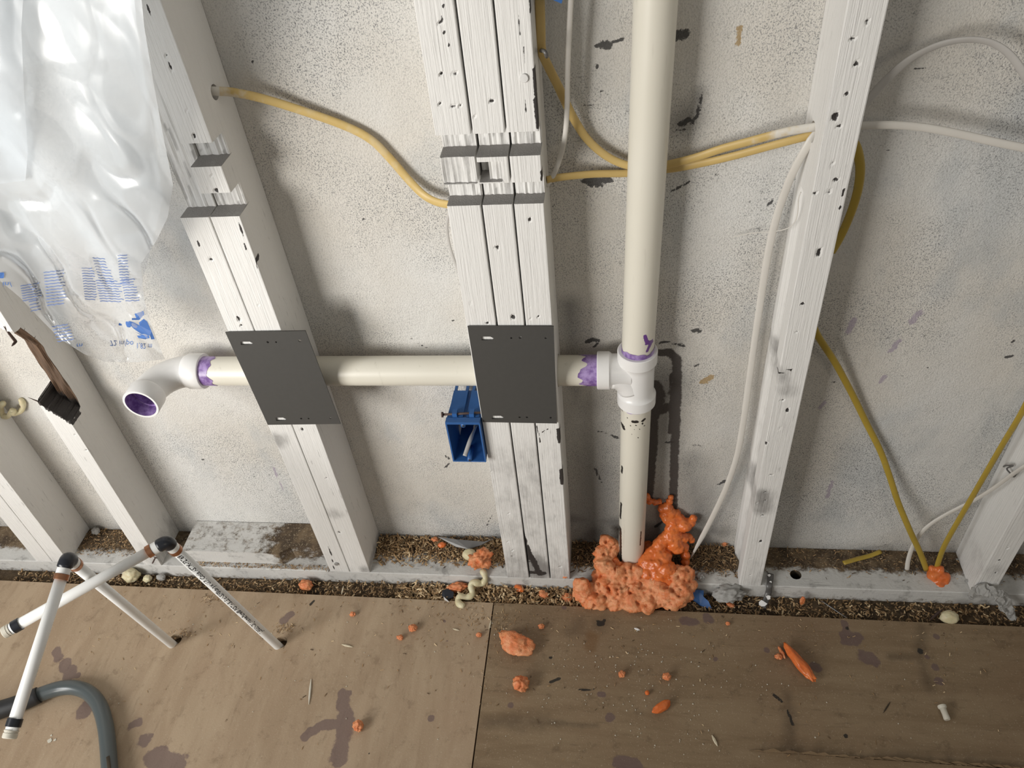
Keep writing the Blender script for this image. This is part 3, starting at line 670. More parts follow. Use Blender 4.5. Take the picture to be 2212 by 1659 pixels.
# ------------------------------------------------------------------ bored holes: the studs really are drilled where pipe and cables pass
def bore(o, p0, p1, r):
    v, f = tube_geo(np.array([p0, p1]), r, None, 28)
    me = bpy.data.meshes.new('cut'); me.from_pydata([tuple(t) for t in v], [], [tuple(q_) for q_ in f]); me.materials.append(o.data.materials[0])
    c = bpy.data.objects.new('cut', me); COL.objects.link(c)
    bm = bmesh.new(); bm.from_mesh(me); bmesh.ops.recalc_face_normals(bm, faces=bm.faces); bm.to_mesh(me); bm.free()
    md = o.modifiers.new('bore', 'BOOLEAN'); md.operation = 'DIFFERENCE'; md.object = c; md.solver = 'EXACT'
    bpy.context.view_layer.update()
    dg = bpy.context.evaluated_depsgraph_get(); nm = bpy.data.meshes.new_from_object(o.evaluated_get(dg))
    o.modifiers.remove(md); 
    if len(nm.vertices) > 100: o.data = nm
    bpy.data.objects.remove(c)
for par in (Dp, Tp):
    for b_ in [c for c in par.children if c.name.startswith('board')]:
        bore(b_, (-.6, PY, PZ), (.03, PY, PZ), .0262)
pd_ = onY(464, 199, .047)
bore([c for c in Dp.children if c.name.startswith('board')][1], (-.425, .047, pd_[2]), (-.38, .047, pd_[2]), .0095)
pe_ = onY(1762, 283, .047)
bore([c for c in Ep.children if c.name.startswith('board')][0], (.30, .047, pe_[2]), (.40, .047, pe_[2] - .004), .0125)

# ------------------------------------------------------------------ cables
def cable(label, pts, wmm, tmm, mat, group=None, spray=None, n=90, ref=(0, 1, 0), marks=None, name='cable', cat='cable', end=None):
    P = spline([onY(x, y, Y) for (x, y, Y) in pts], n)
    ra = np.full(len(P), wmm / 2000.); rb = np.full(len(P), tmm / 2000.)
    if end: ra[-end:] *= np.linspace(1, .25, end); rb[-end:] *= np.linspace(1, .5, end)
    v, f = tube_geo(P, ra, rb, 14, ref)
    sp = np.zeros(len(v))
    if spray is not None:
        sp = np.repeat(np.array([spray(p) for p in P]), 14)
    o = mesh(name, v, f, M[mat], None, True, dict(spray=sp), base=P[0])
    return tag(o, label, cat, group)
cable('yellow cable sagging across the left bay from a drilled stud to the triple stud', [(440, 196, .047), (462, 197, .047), (500, 199, .056), (560, 211, .066), (640, 235, .074), (740, 270, .079), (800, 301, .080), (842, 342, .080), (882, 388, .078), (915, 421, .072), (945, 437, .062), (978, 443, .050), (986, 443, .05)], 12, 6.6, 'yel',
      spray=lambda p: .9 if p[0] < -.40 else max(0, .45 - (p[0] + .40) * 4))
cable('yellow cable running down the right side of the triple stud and curving behind the riser', [(1163, -60, .05), (1166, 0, .05), (1168, 70, .05), (1170, 110, .052), (1185, 145, .056), (1205, 185, .062), (1236, 250, .070), (1268, 300, .076), (1310, 337, .0745), (1355, 357, .0728), (1400, 362, .0726), (1440, 356, .0720), (1500, 341, .068), (1560, 321, .062), (1620, 305, .055), (1700, 284, .047), (1762, 274, .0435), (1782, 272, .043)], 11, 6, 'yel',
      spray=lambda p: np.clip((p[0] - .22) * 9, 0, 1))
cable('lower yellow cable stretched from the triple stud behind the riser to the drilled stud', [(1181, 389, .05), (1210, 383, .056), (1280, 376, .072), (1360, 374, .0812), (1440, 366, .0806), (1500, 356, .076), (1580, 338, .068), (1680, 311, .057), (1765, 289, .0515), (1782, 284, .051)], 10.5, 5.8, 'yel')
cable('thin pale cable hanging from the top beside the triple stud', [(1236, -60, .05), (1233, 0, .05), (1229, 80, .05), (1226, 160, .05), (1225, 230, .05), (1221, 290, .05), (1210, 340, .052), (1196, 378, .052), (1180, 402, .05)], 6.4, 4.2, 'whc')
cable('thin grey cable bulging out at the left side of the triple stud', [(990, 446, .055), (974, 448, .055), (966, 480, .056), (968, 515, .058), (977, 550, .058), (990, 584, .056), (1004, 610, .05)], 4.2, 3.4, 'grc')
cable('long white cable from the drilled stud curving down into the orange foam', [(1785, 281, .047), (1762, 289, .047), (1740, 322, .046), (1712, 374, .052), (1694, 420, .060), (1676, 475, .066), (1658, 555, .070), (1643, 650, .072), (1630, 740, .072), (1616, 840, .070), (1606, 910, .066), (1592, 985, .062), (1570, 1050, .060), (1545, 1105, .060), (1522, 1150, .058), (1503, 1185, .055), (1492, 1205, .052)], 10.4, 4.8, 'whc', end=8)
cable('white cable looping up in an arc over the right bay', [(1850, 242, .05), (1874, 218, .05), (1915, 172, .052), (1960, 132, .054), (2010, 104, .056), (2060, 89, .056), (2110, 86, .056), (2150, 96, .054), (2185, 122, .05), (2215, 165, .046), (2235, 205, .044)], 10.5, 4.6, 'grc', ref=(.35, .6, .5))
cable('white cable leaving the drilled stud and running off the right edge of the photo', [(1840, 271, .047), (1865, 271, .047), (1930, 270, .048), (2000, 276, .050), (2080, 291, .050), (2150, 307, .048), (2225, 322, .046), (2260, 330, .045)], 10.2, 5.0, 'whc')
cable('yellow cable looped down the right side of the drilled stud', [(1838, 300, .05), (1851, 322, .05), (1858, 360, .052), (1855, 400, .054), (1845, 440, .056), (1830, 480, .058), (1812, 518, .058), (1796, 545, .055)], 11.5, 5.2, 'yel2')
cable('yellow cable hanging from the drilled stud down to the small orange foam blob', [(1755, 700, .05), (1768, 728, .05), (1805, 785, .064), (1840, 850, .074), (1872, 915, .078), (1902, 975, .076), (1922, 1030, .070), (1940, 1085, .062), (1965, 1145, .050), (1988, 1195, .046), (2002, 1232, .042)], 10.4, 5.2, 'yel2')
cable('straight yellow cable slanting in from the right edge to the small orange foam blob', [(2235, 835, .05), (2205, 895, .05), (2160, 970, .052), (2105, 1065, .052), (2070, 1125, .050), (2042, 1175, .047), (2030, 1205, .044), (2024, 1225, .042)], 10.0, 5.2, 'yel2')
cable('white cable stapled to the right edge stud and dipping into the sole plate', [(2250, 985, -.004), (2215, 1006, .004), (2185, 1026, .020), (2150, 1052, .036), (2105, 1080, .052), (2050, 1108, .060), (2012, 1131, .062), (1986, 1156, .060), (1970, 1185, .056), (1962, 1210, .052), (1959, 1232, .047)], 8.6, 4.6, 'whc')
cable('short cut length of yellow cable lying on the sole plate', [(1822, 1216, .046), (1850, 1208, .054), (1880, 1200, .062), (1903, 1191, .069)], 9, 5, 'yel2', n=16, ref=(0, 0, 1))
cable('white thread sticking out beside the drilled stud', [(1583, 512, .080), (1620, 504, .076), (1660, 501, .07), (1690, 497, .062), (1712, 486, .055), (1722, 465, .05), (1725, 430, .047), (1730, 415, .046)], 1.3, 1.3, 'whc', name='thread', cat='thread')
sx_ = .0005
stp = [q(1166, 111, -.0016), q(1172, 109, .006), q(1178, 113, .013), q(1181, 122, .0135)]
tube('staple', spline(stp, 24), .0022, M['steel'], Tp, seg=8)

# ------------------------------------------------------------------ blue electrical box (built at its own corner, so that it can be copied)
def blue_box(loc, label, mirror=1):
    root = empty('electrical_box', loc, label, 'electrical box')
    L = np.array(loc)
    def P(x, y, z): return L + np.array([x * mirror, y, z])
    W_, H_, DP = .0560, .0905, .080
    def shell():
        def rect(x0, x1, y, z0, z1): return [P(x0, y, z0), P(x1, y, z0), P(x1, y, z1), P(x0, y, z1)]
        t = .0024; v = []
        v += rect(0, W_, 0, 0, H_); v += rect(t, W_ - t, 0, t, H_ - t)
        v += rect(.003, W_ - .001, DP, .004, H_ - .003); v += rect(.003 + t, W_ - .001 - t, DP - t, .004 + t, H_ - .003 - t)
        f = []
        for i in range(4):
            j = (i + 1) % 4
            f += [(i, j, 4 + j, 4 + i), (i, 8 + i, 8 + j, j), (4 + i, 4 + j, 12 + j, 12 + i)]
        f += [(8, 11, 10, 9), (12, 13, 14, 15)]
        return v, f
    mesh('box_body', *shell(), M['blue'], root)
    def bx(name, c, s, mat='blue'):
        v, f = box_geo((0, 0, 0), s); return mesh(name, [P(*c) + np.array(t) for t in v], f, M[mat], root)
    bx('top_panel', (.0150, .0440, H_ + .0006), (.0240, .060, .0036)); bx('top_panel', (.0430, .0440, H_ + .0006), (.0200, .060, .0036))
    bx('front_lip', (.0280, .0060, H_ + .0007), (.0555, .0115, .0030))
    for x in (.0055, .0245, .0355, .0505): bx('back_tab', (x, .0810, H_ - .001), (.0045, .016, .0034))
    for x in (.0140, .0415): bx('nail_clip', (x, .0180, H_ + .0055), (.0075, .0115, .0075))
    v, f = tube_geo(np.array([P(-.006, .0150, H_ + .0048), P(.062, .0195, H_ + .0058)]), .0019, None, 10); mesh('nail', v, f, M['nail'], root, True)
    v, f = tube_geo(np.array([P(-.0075, .0149, H_ + .0048), P(-.0050, .0150, H_ + .0048)]), .0046, None, 12); mesh('nail_head', v, f, M['nail'], root, True)
    for (x, z) in ((.0285, H_ - .0050), (.0285, .0050)):
        v, f = tube_geo(np.array([P(x, -.0004, z), P(x, .030, z)]), .0040, None, 16); mesh('screw_boss', v, f, M['blue'], root, True)
        v, f = tube_geo(np.array([P(x, -.0008, z), P(x, .006, z)]), .0017, None, 12); mesh('screw_hole', v, f, M['hole'], root, True)
    for (x, z, sx, sz) in ((.029, .050, .006, .0011), (.038, .050, .006, .0011), (.041, .047, .0011, .005), (.029, .031, .007, .0011)):
        bx('knockout_light', (x, DP - .0026, z), (sx, .0010, sz), 'whc')  # pale strips painted in for light leaking through the knockouts
    return root
bbx = onY(982, 998, -.012)
blue_box((-.1815, -.012, .3510), 'blue plastic electrical box below the right steel plate')
cable('grey cable bent inside the blue box', [(1000, 893, .05), (993, 925, .045), (990, 950, .045), (995, 958, .048), (1004, 955, .05), (1014, 935, .055)], 6.0, 4.2, 'grc', n=40)
cable('cut grey cable end sticking out of the blue box', [(1030, 905, .06), (1026, 925, .035), (1016, 950, .010), (1004, 985, -.012)], 7.2, 4.6, 'grc', n=30)

# ------------------------------------------------------------------ orange foam
def from_mods(v, f, voxel, smooth=6, mat=None):
    me = bpy.data.meshes.new('tmp'); me.from_pydata([tuple(t) for t in v], [], [tuple(q_) for q_ in f])
    o = bpy.data.objects.new('tmp', me); COL.objects.link(o)
    md = o.modifiers.new('r', 'REMESH'); md.mode = 'VOXEL'; md.voxel_size = voxel
    if smooth: sm = o.modifiers.new('s', 'SMOOTH'); sm.iterations = smooth; sm.factor = .5
    bpy.context.view_layer.update(); dg = bpy.context.evaluated_depsgraph_get()
    m2 = o.evaluated_get(dg).data
    n = len(m2.vertices); c = np.empty(n * 3); m2.vertices.foreach_get('co', c); nr = np.empty(n * 3); m2.vertices.foreach_get('normal', nr)
    fs = [tuple(p.vertices) for p in m2.polygons]
    bpy.data.objects.remove(o); return c.reshape(-1, 3), nr.reshape(-1, 3), fs
def ico(c, r, sub=2, sc=(1, 1, 1)):
    bm = bmesh.new(); bmesh.ops.create_icosphere(bm, subdivisions=sub, radius=1)
    v = [np.array(c) + np.array(x.co) * r * np.array(sc) for x in bm.verts]; f = [[q_.index for q_ in p.verts] for p in bm.faces]; bm.free(); return v, f
def blobs(items):
    """(px, py, Y, radius mm[, sx, sy, sz])"""
    return join([ico(onY(i[0], i[1], i[2]), i[3] / 1000., 2, i[4:7] if len(i) > 4 else (1, 1, 1)) for i in items])
def fbm(p, s, o=3):
    t = 0; a = 1
    for k in range(o): t += a * mnoise.noise(Vector(p) * s * (2 ** k)); a *= .5
    return t
fm = empty('spray_foam', (.125, .0, 0), 'large mass of orange spray foam around the base of the riser pipe', 'foam')
low = [(1256, 1268, -.022, 15), (1272, 1292, -.032, 15), (1275, 1275, -.02, 17), (1295, 1297, -.036, 17), (1300, 1278, -.020, 20), (1330, 1300, -.036, 18), (1335, 1278, -.020, 22), (1330, 1258, -.004, 20), (1365, 1302, -.038, 18), (1372, 1282, -.020, 23), (1372, 1262, -.004, 20), (1400, 1303, -.040, 17),
       (1408, 1282, -.022, 22), (1410, 1262, -.006, 22), (1437, 1298, -.038, 16), (1445, 1275, -.018, 22), (1470, 1285, -.028, 18), (1478, 1262, -.010, 17), (1483, 1245, .002, 14), (1462, 1245, .002, 20), (1462, 1292, -.036, 16),
       (1300, 1250, -.002, 17), (1312, 1232, .008, 17), (1300, 1238, .004, 12), (1345, 1240, .006, 20), (1380, 1245, .004, 20), (1243, 1266, -.018, 8), (1246, 1262, -.016, 6), (1250, 1284, -.026, 9), (1382, 1310, -.046, 9), (1365, 1310, -.046, 8), (1395, 1312, -.048, 7), (1345, 1308, -.046, 7), (1280, 1306, -.044, 7), (1272, 1300, -.042, 8), (1455, 1304, -.044, 9), (1472, 1300, -.040, 8), (1488, 1262, -.008, 9), (1492, 1250, 0, 7),
       (1305, 1212, .022, 11), (1298, 1193, .034, 11), (1308, 1176, .046, 13), (1320, 1190, .040, 12), (1312, 1160, .058, 7), (1325, 1205, .030, 8), (1296, 1222, .016, 9), (1318, 1168, .052, 9), (1292, 1200, .03, 7), (1330, 1180, .05, 9), (1288, 1210, .024, 5)]
v, nr, fs = from_mods(*blobs([(b[0], b[1], b[2], b[3] * 1.06) for b in low]), .0028, 22)
out = []
for p, n_ in zip(v, nr):
    d = .0030 + .0085 * fbm((p[0], p[1] * 1.4, p[2] * 1.8), 38, 4) + .0012 * fbm(p + 7, 260, 2)
    pit = mnoise.noise(Vector(p) * 115); d -= .010 * max(0, pit - .25) * 2.4
    out.append(p + n_ * d)
mesh('cut_foam', out, fs, M['cut'], fm, True)
up_ = [(1345, 1232, .012, 9), (1358, 1235, .012, 11), (1372, 1236, .010, 11), (1335, 1222, .018, 8), (1328, 1212, .024, 7), (1388, 1228, .014, 13), (1400, 1215, .022, 17), (1398, 1238, .006, 16), (1418, 1222, .018, 20), (1425, 1240, .004, 18), (1440, 1232, .008, 18), (1445, 1252, -.002, 15), (1408, 1200, .032, 13), (1420, 1195, .036, 15), (1412, 1190, .036, 9), (1430, 1205, .030, 17),
       (1424, 1178, .046, 13), (1432, 1168, .052, 12), (1445, 1160, .058, 14), (1457, 1172, .054, 16), (1457, 1160, .060, 15), (1462, 1180, .050, 14), (1475, 1162, .062, 11), (1478, 1182, .052, 9), (1481, 1200, .046, 8.5), (1481, 1215, .040, 8.5), (1480, 1228, .034, 8), (1488, 1160, .066, 7), (1494, 1166, .066, 6),
       (1450, 1141, .066, 12), (1462, 1135, .070, 12), (1478, 1134, .070, 13), (1490, 1128, .074, 9), (1497, 1120, .078, 6), (1455, 1128, .072, 12), (1470, 1122, .076, 9), (1442, 1120, .076, 11), (1448, 1108, .080, 11), (1436, 1110, .080, 9), (1460, 1110, .080, 8), (1430, 1098, .082, 8), (1442, 1096, .082, 9), (1447, 1083, .084, 6), (1449, 1074, .084, 4.5), (1424, 1084, .082, 5.5), (1414, 1085, .080, 6), (1403, 1083, .078, 6), (1397, 1074, .076, 6),
       (1436, 1265, -.010, 12), (1415, 1255, -.006, 13), (1400, 1180, .070, 10), (1392, 1195, .060, 14), (1405, 1190, .055, 14)]
v, nr, fs = from_mods(*blobs([(b[0], b[1], b[2], b[3] * 1.14) for b in up_]), .0019, 2)
mesh('cured_foam', [p + n_ * (.0022 * fbm(p, 70, 2) + .0011 * fbm(p + 3, 230, 2)) for p, n_ in zip(v, nr)], fs, M['foam'], fm, True)
v, nr, fs = from_mods(*blobs([(1492, 1174, .055, 6), (1489, 1186, .052, 7), (1494, 1168, .058, 4)]), .0025, 2)

def chunk(label, c, r, mat, seed, amp=.25, fr=1.6, rotz=0.0, tilt=0.0, pull=(), sub=4, name='foam_chunk', cat='foam chunk', group=None, sharp=0):
    """one torn lump: an ellipsoid (radii r, metres) folded by noise, resting at c"""
    rm = Matrix.Rotation(rotz, 3, 'Z') @ Matrix.Rotation(tilt, 3, 'X')
    bm = bmesh.new(); bmesh.ops.create_icosphere(bm, subdivisions=sub, radius=1); v = []
    for x in bm.verts:
        d = Vector(x.co); k = 1 + amp * fbm(d * 1.0 + Vector((seed * 3.1, seed, -seed)), fr, 3)
        if sharp: k -= sharp * abs(mnoise.noise(d * fr * 2.3 + Vector((seed, 4, 2))))
        for (px, py, pz, s) in pull:
            k += s * max(0, d.dot(Vector((px, py, pz)).normalized())) ** 4
        v.append(np.array(rm @ Vector((d.x * r[0] * k, d.y * r[1] * k, d.z * r[2] * k))))
    f = [[q_.index for q_ in p.verts] for p in bm.faces]; bm.free()
    v = np.array(v); lo = v[:, 2].min(); v[:, 2] -= lo
    o = mesh(name, v + np.array(c), f, M[mat], None, True, base=c)
    return tag(o, label, cat, group)
fz = lambda x, y: onZ(x, y, ZF)
chunk('largest loose orange foam chunk, a wedge on the floor just right of the panel seam', fz(1116, 1398), (.028, .019, .011), 'cut', 1, .30, 1.9, -.35, .2, [(-1, .6, .3, .45), (1, .1, 0, .30), (-.2, -1, 0, .2)], sharp=.2)
chunk('round crumbly orange foam ball on the floor below the largest chunk', fz(1126, 1485), (.0145, .014, .013), 'cut', 2, .28, 2.6, sharp=.25)
chunk('curved smooth orange foam piece on the floor, bean shaped', fz(1428, 1532), (.018, .0075, .007), 'foam', 3, .15, 1.3, .55, 0, [(1, .8, .3, .25)])
o = chunk('bright orange carrot shaped foam strip on the right side of the floor', fz(1727, 1440), (.036, .0095, .008), 'foam', 4, .22, 1.8, -1.0, 0, [(-1, .3, .5, .28)])
chunk('small orange foam crumb on the floor beside the purple puddle', fz(776, 1573), (.0085, .010, .008), 'cut', 5, .3, 2, .4)
chunk('small pale orange foam sliver beside the carrot shaped strip', fz(1688, 1411), (.003, .012, .003), 'cut', 6, .3, 2, .35)
chunk('tiny orange foam crumb touching the left of the carrot shaped strip', fz(1681, 1421), (.0065, .005, .004), 'cut', 7, .3, 2)
gz = lambda x, y, z=-.034: onZ(x, y, z)
chunk('orange foam nugget in the gap below the left stud pair', gz(664, 1270), (.0135, .011, .010), 'cut', 8, .28, 2.2)
chunk('spiky orange foam crumb on the left plywood, larger of the crumbs below the gap', fz(893, 1361), (.008, .007, .006), 'cut', 9, .45, 2.6)
chunk('orange foam crumb just left of the spiky crumb', fz(865, 1380), (.006, .0045, .004), 'cut', 10, .4, 2.2)
chunk('orange foam crumb nearest the pipe shadow end on the left plywood', fz(763, 1329), (.0055, .0045, .004), 'cut', 11, .4, 2.2)
chunk('orange foam crumb just left of the panel seam', fz(1035, 1374), (.005, .0045, .004), 'cut', 12, .3, 2.2)
chunk('square orange foam crumb in the middle of the right plywood', fz(1440, 1466), (.0075, .0065, .006), 'cut', 13, .25, 2)
chunk('orange foam crumb left of the square crumb', fz(1343, 1459), (.006, .006, .005), 'cut', 14, .3, 2)
chunk('tiny round orange foam bead above the bean shaped piece', fz(1398, 1499), (.004, .004, .004), 'foam', 15, .1, 2)
chunk('orange foam crumb right of the largest chunk', fz(1170, 1356), (.0055, .005, .004), 'cut', 16, .35, 2)
chunk('tiny orange foam crumb under the blue scrap on the floor', fz(1572, 1349), (.004, .0035, .003), 'cut', 30, .3, 2)
chunk('torn orange foam tuft on the sole plate left of the triple stud', onZ(1040, 1220, .006), (.020, .017, .013), 'cut', 17, .5, 2.2, .5, .5, [(1, 1, .3, .4), (-1, .3, 0, .25), (.4, -1, 0, .3)], sharp=.3)
chunk('torn flat orange foam strip in the gap under the beige worm', gz(988, 1274, -.03), (.021, .010, .008), 'cut', 18, .4, 2.4, .25, 0, sharp=.3)
chunk('smooth orange foam pebble in the gap below the triple stud', gz(1122, 1275), (.011, .007, .006), 'foam', 19, .15, 1.5, -.4)
chunk('orange foam pebble in the gap left of the foam mass', gz(1174, 1289), (.010, .008, .007), 'cut', 20, .2, 1.6, -.6)
chunk('flat orange foam chip touching the left end of the foam mass', gz(1226, 1295), (.010, .010, .006), 'cut', 21, .25, 1.6, .2)
chunk('orange foam pebble at the left tip of the grey shard', onZ(956, 1181, .004), (.0085, .006, .006), 'foam', 22, .15, 1.5, .2)
chunk('small orange foam flake behind the pebble on the sole plate', onZ(940, 1168, .004), (.0075, .005, .004), 'cut', 23, .35, 2)
chunk('tiny orange flake on the sole plate at the right foot of the triple stud', onZ(1221, 1247, .001), (.006, .005, .004), 'cut', 24, .3, 2)
chunk('tiny orange foam bead at the wall behind the long white cable', onZ(1565, 1178, .003), (.005, .004, .004), 'cut', 25, .3, 2)
chunk('curled orange foam flake standing in the gap right of the single stud', gz(1731, 1306, -.034), (.005, .004, .012), 'cut', 26, .3, 1.6, .3)
chunk('yellowish orange flake in the gap below the crumpled grey plastic', gz(1578, 1309, -.034), (.008, .004, .003), 'cut', 27, .3, 2, -.4)
v, nr, fs = from_mods(*blobs([(2025, 1250, .030, 15), (2016, 1242, .032, 12), (2038, 1248, .03, 13), (2014, 1264, .02, 8), (2044, 1264, .02, 7), (2030, 1262, .02, 11), (2012, 1228, .04, 7), (2030, 1232, .036, 9), (2006, 1270, .014, 5)]), .002, 12)
o = mesh('foam_blob', [p + n_ * (.003 * fbm(p, 70, 2)) for p, n_ in zip(v, nr)], fs, M['foam'], None, True, base=onY(2025, 1262, .03)); tag(o, 'small orange foam blob sealing two yellow cables on the sole plate', 'foam')

# beige foam
def worm(label, pts, r, mat='beige', n=60, wob=.18):
    P = spline([onY(*p) for p in pts], n); rr = np.array([r / 1000. * (1 + wob * math.sin(i * .55) * math.sin(i * .21)) for i in range(len(P))])
    rr[0] *= .5; rr[-1] *= .55; rr[1] *= .85; rr[-2] *= .9
    v, f = tube_geo(P, rr, None, 16); o = mesh('foam_worm', v, f, M[mat], None, True, base=P[0]); return tag(o, label, 'foam')
worm('beige squiggle of old foam spilling over the sole plate edge onto the floor', [(1040, 1230, .012), (1046, 1240, .003), (1048, 1252, -.005), (1041, 1260, -.010), (1030, 1259, -.012), (1021, 1258, -.013), (1017, 1266, -.018), (1020, 1278, -.026), (1018, 1286, -.032), (1008, 1290, -.036), (994, 1288, -.038), (989, 1296, -.044), (993, 1305, -.052), (1003, 1311, -.058)], 6.2)
worm('beige foam worm curled on the side of the far left studs', [(8, 868, .078), (2, 882, .076), (6, 897, .074), (18, 899, .073), (27, 886, .074), (30, 893, .074), (42, 890, .080), (50, 880, .084), (48, 868, .085), (43, 861, .085)], 5.0)
chunk('pale beige foam ball behind the torn orange tuft', onZ(1016, 1206, .001), (.014, .012, .012), 'beige', 31, .12, 1.3)
chunk('pale beige foam ball in the gap near the right edge', gz(2046, 1342, -.032), (.016, .012, .013), 'beige', 32, .12, 1.3, 0, 0)
chunk('mushroom shaped beige foam lump in the gap behind the white stub pipe', gz(290, 1252, -.032), (.018, .014, .015), 'beige', 33, .22, 1.6)
chunk('small tan pebble of foam right of the mushroom shaped lump', gz(322, 1255, -.034), (.009, .008, .008), 'beige', 34, .2, 1.6)
chunk('grey pebble second to the right of the mushroom shaped lump', gz(351, 1252, -.034), (.010, .007, .007), 'paper', 35, .2, 1.6, name='pebble', cat='pebble')
chunk('small grey lump at the foot of the far left studs by the wall', onZ(211, 1152, .0), (.009, .008, .008), 'paper', 36, .2, 1.6, name='pebble', cat='pebble')

# ------------------------------------------------------------------ white stub-out pipes rising through the floor
def stub(label, base, tip, end, cut):
    base, tip, end = map(np.array, (base, tip, end)); r = .0080
    root = empty('stub_pipe', base, label, 'pipe')
    d1 = (tip - base) / np.linalg.norm(tip - base); d2 = (end - tip) / np.linalg.norm(end - tip)
    t1 = tip - d1 * .021; t2 = tip + d2 * .021
    tube('riser', [base - d1 * .06, base, (base + t1) / 2, t1], r, M['pex'], root, seg=24)
    tube('outlet', [t2, (t2 + end) / 2, end], r, M['pex'], root, seg=24)
    arc = spline([tip - d1 * .016, tip - d1 * .007, tip - d1 * .0015 + d2 * .0015, tip + d2 * .007, tip + d2 * .016], 16)
    tube('elbow_fitting', arc, [.0078 if abs(i - len(arc) / 2) > len(arc) * .33 else .0104 for i in range(len(arc))], M['black'], root, seg=20)
    for a, d in ((t1, d1), (t2, -d2)):
        lathe('crimp_ring', a - d * .009, a, [(0, r), (0, .0098), (.0075, .0098), (.0075, r)], M['copper'], root, 28)
        lathe('collar', a - d * .001, a + d, [(0, .0079), (0, .0091), (.008, .0091), (.008, .0060)], M['pex'], root, 28)
    lathe('crimp_band', end - d2 * .020, end, [(0, r), (0, .0094), (.010, .0094), (.010, r)], M['black'], root, 28)
    lathe('end_plug', end - d2 * .006, end + d2, [(0, .0081), (0, .0088), (.002, .0088), (.0022, .0080), (.0035, .0080), (.0037, .0088), (.009, .0088), (.010, .0080), (.010, .0001)], M['plug'] if cut else M['pex'], root, 28)
    return root, d1, r
e1 = dep(146, 1206, 1.10); f1_ = dep(22, 1588, 1.01); e2 = dep(360, 1170, 1.175); f2_ = dep(14, 1364, 1.115)
stub('left white stub pipe, its open end nearest the bottom left corner', b1, e1, f1_, True)
s2, d1, r = stub('right white stub pipe with black printed lettering on its riser', b2, e2, f2_, True)

def text_mesh(body, size, bold=0.0):
    cu = bpy.data.curves.new('t', 'FONT'); cu.body = body; cu.size = size; cu.resolution_u = 2; cu.offset = bold
    o = bpy.data.objects.new('t', cu); COL.objects.link(o); bpy.context.view_layer.update(); dg = bpy.context.evaluated_depsgraph_get()
    me = bpy.data.meshes.new_from_object(o.evaluated_get(dg)); bpy.data.objects.remove(o)
    bm = bmesh.new(); bm.from_mesh(me); bmesh.ops.triangulate(bm, faces=bm.faces[:])
    v = np.array([x.co[:] for x in bm.verts]); bm.verts.index_update(); f = [tuple(x.index for x in p.verts) for p in bm.faces]; bm.free(); return v, f
tv, tf = text_mesh('[LEGEND] HomePure® POTABLE cNSF®us-pw U.P. Code ASTM-F2769', .0105, .00022)
tv = tv - [0, (tv[:, 1].max() + tv[:, 1].min()) / 2, 0]
Lr = np.linalg.norm(e2 - b2); u0 = np.linalg.norm(b2 - CAM)
ts = .078; te = Lr - .034; tv[:, 0] = ts + tv[:, 0] / tv[:, 0].max() * (te - ts)
mid = b2 + d1 * .25; toc = CAM - mid; toc -= d1 * (toc @ d1); toc /= np.linalg.norm(toc); sd = np.cross(toc, d1)
tvv = [b2 + d1 * x + (toc * math.cos(y / r + .25) + sd * math.sin(y / r + .25)) * (r + .00025) for x, y, z in tv]
mesh('printed_lettering', tvv, tf, M['ink'], s2)['label'] = 'black printed lettering along the pipe'

# ------------------------------------------------------------------ grey bent tube with black sleeve
zc = ZF + .0136
tp = spline([onZ(x, y, zc) for (x, y) in [(246, 1800), (240, 1720), (236, 1650), (232, 1600), (226, 1560), (214, 1523), (192, 1497), (164, 1486), (134, 1486), (104, 1494), (80, 1503)]], 70)
gt = empty('bent_tube', onZ(200, 1520, ZF), 'dark grey bent metal tube with black rubber sleeve, bottom left on the floor', 'tube')
tube('grey_tube', tp, .0134, M['tubegrey'], gt, seg=28)
bp = spline([onZ(x, y, zc + .003) for (x, y) in [(84, 1501), (60, 1512), (20, 1527), (-40, 1545), (-120, 1565)]], 26)
tube('rubber_sleeve', bp, np.linspace(.0150, .0185, len(bp)), M['rubber'], gt, seg=28)
c0 = onZ(233, 1634, zc + .0134); c1 = onZ(237, 1668, zc + .0134)
tube('slot', [c0, (c0 + c1) / 2, c1], .0030, M['hole'], gt, rb=.0009, seg=10, ref=(0, 0, 1))

# ------------------------------------------------------------------ bits and pieces
def shard(name, label, cat, pts, dirv, mat):
    v, f = extrude_poly(pts, dirv); o = mesh(name, v, f, M[mat], None, False, base=pts[0]); return tag(o, label, cat)
shard('metal_shard', 'dark grey triangular metal shard half buried in shavings by the wall', 'metal scrap', [onZ(945, 1160, .016), onZ(985, 1166, .018), onZ(1046, 1171, .020), onZ(1066, 1164, .024), onZ(1040, 1178, .016), onZ(1012, 1187, .011), onZ(985, 1182, .009)], (0, 0, .0016), 'steel')
shard('blue_scrap', 'torn blue plastic scrap in the gap right of the foam mass', 'plastic scrap', [onZ(1490, 1278, -.018), onZ(1508, 1275, -.016), (onZ(1520, 1277, -.016)), onZ(1519, 1290, -.022), onZ(1530, 1300, -.026), onZ(1538, 1318, -.034), onZ(1512, 1308, -.034), onZ(1492, 1293, -.030)], (.0003, .0003, .0016), 'blue')
shard('blue_box_corner', 'blue plastic box corner at the top edge of the photo beside the triple stud', 'electrical box', [onY(1213, 8, .015), onY(1232, -60, .015), onY(1196, -75, .015), onY(1176, -8, .015)], (0, .06, 0), 'blue')
o = shard('black_scrap', 'small black plastic scrap with white lettering side in the gap', 'plastic scrap', [onZ(956, 1277, -.020), onZ(966, 1273, -.018), onZ(980, 1280, -.018), onZ(979, 1291, -.021), onZ(966, 1296, -.024), onZ(954, 1287, -.024)], (.0003, .0003, .0020), 'black')
o['label'] = 'small black plastic scrap with a white edge in the gap by the beige squiggle'
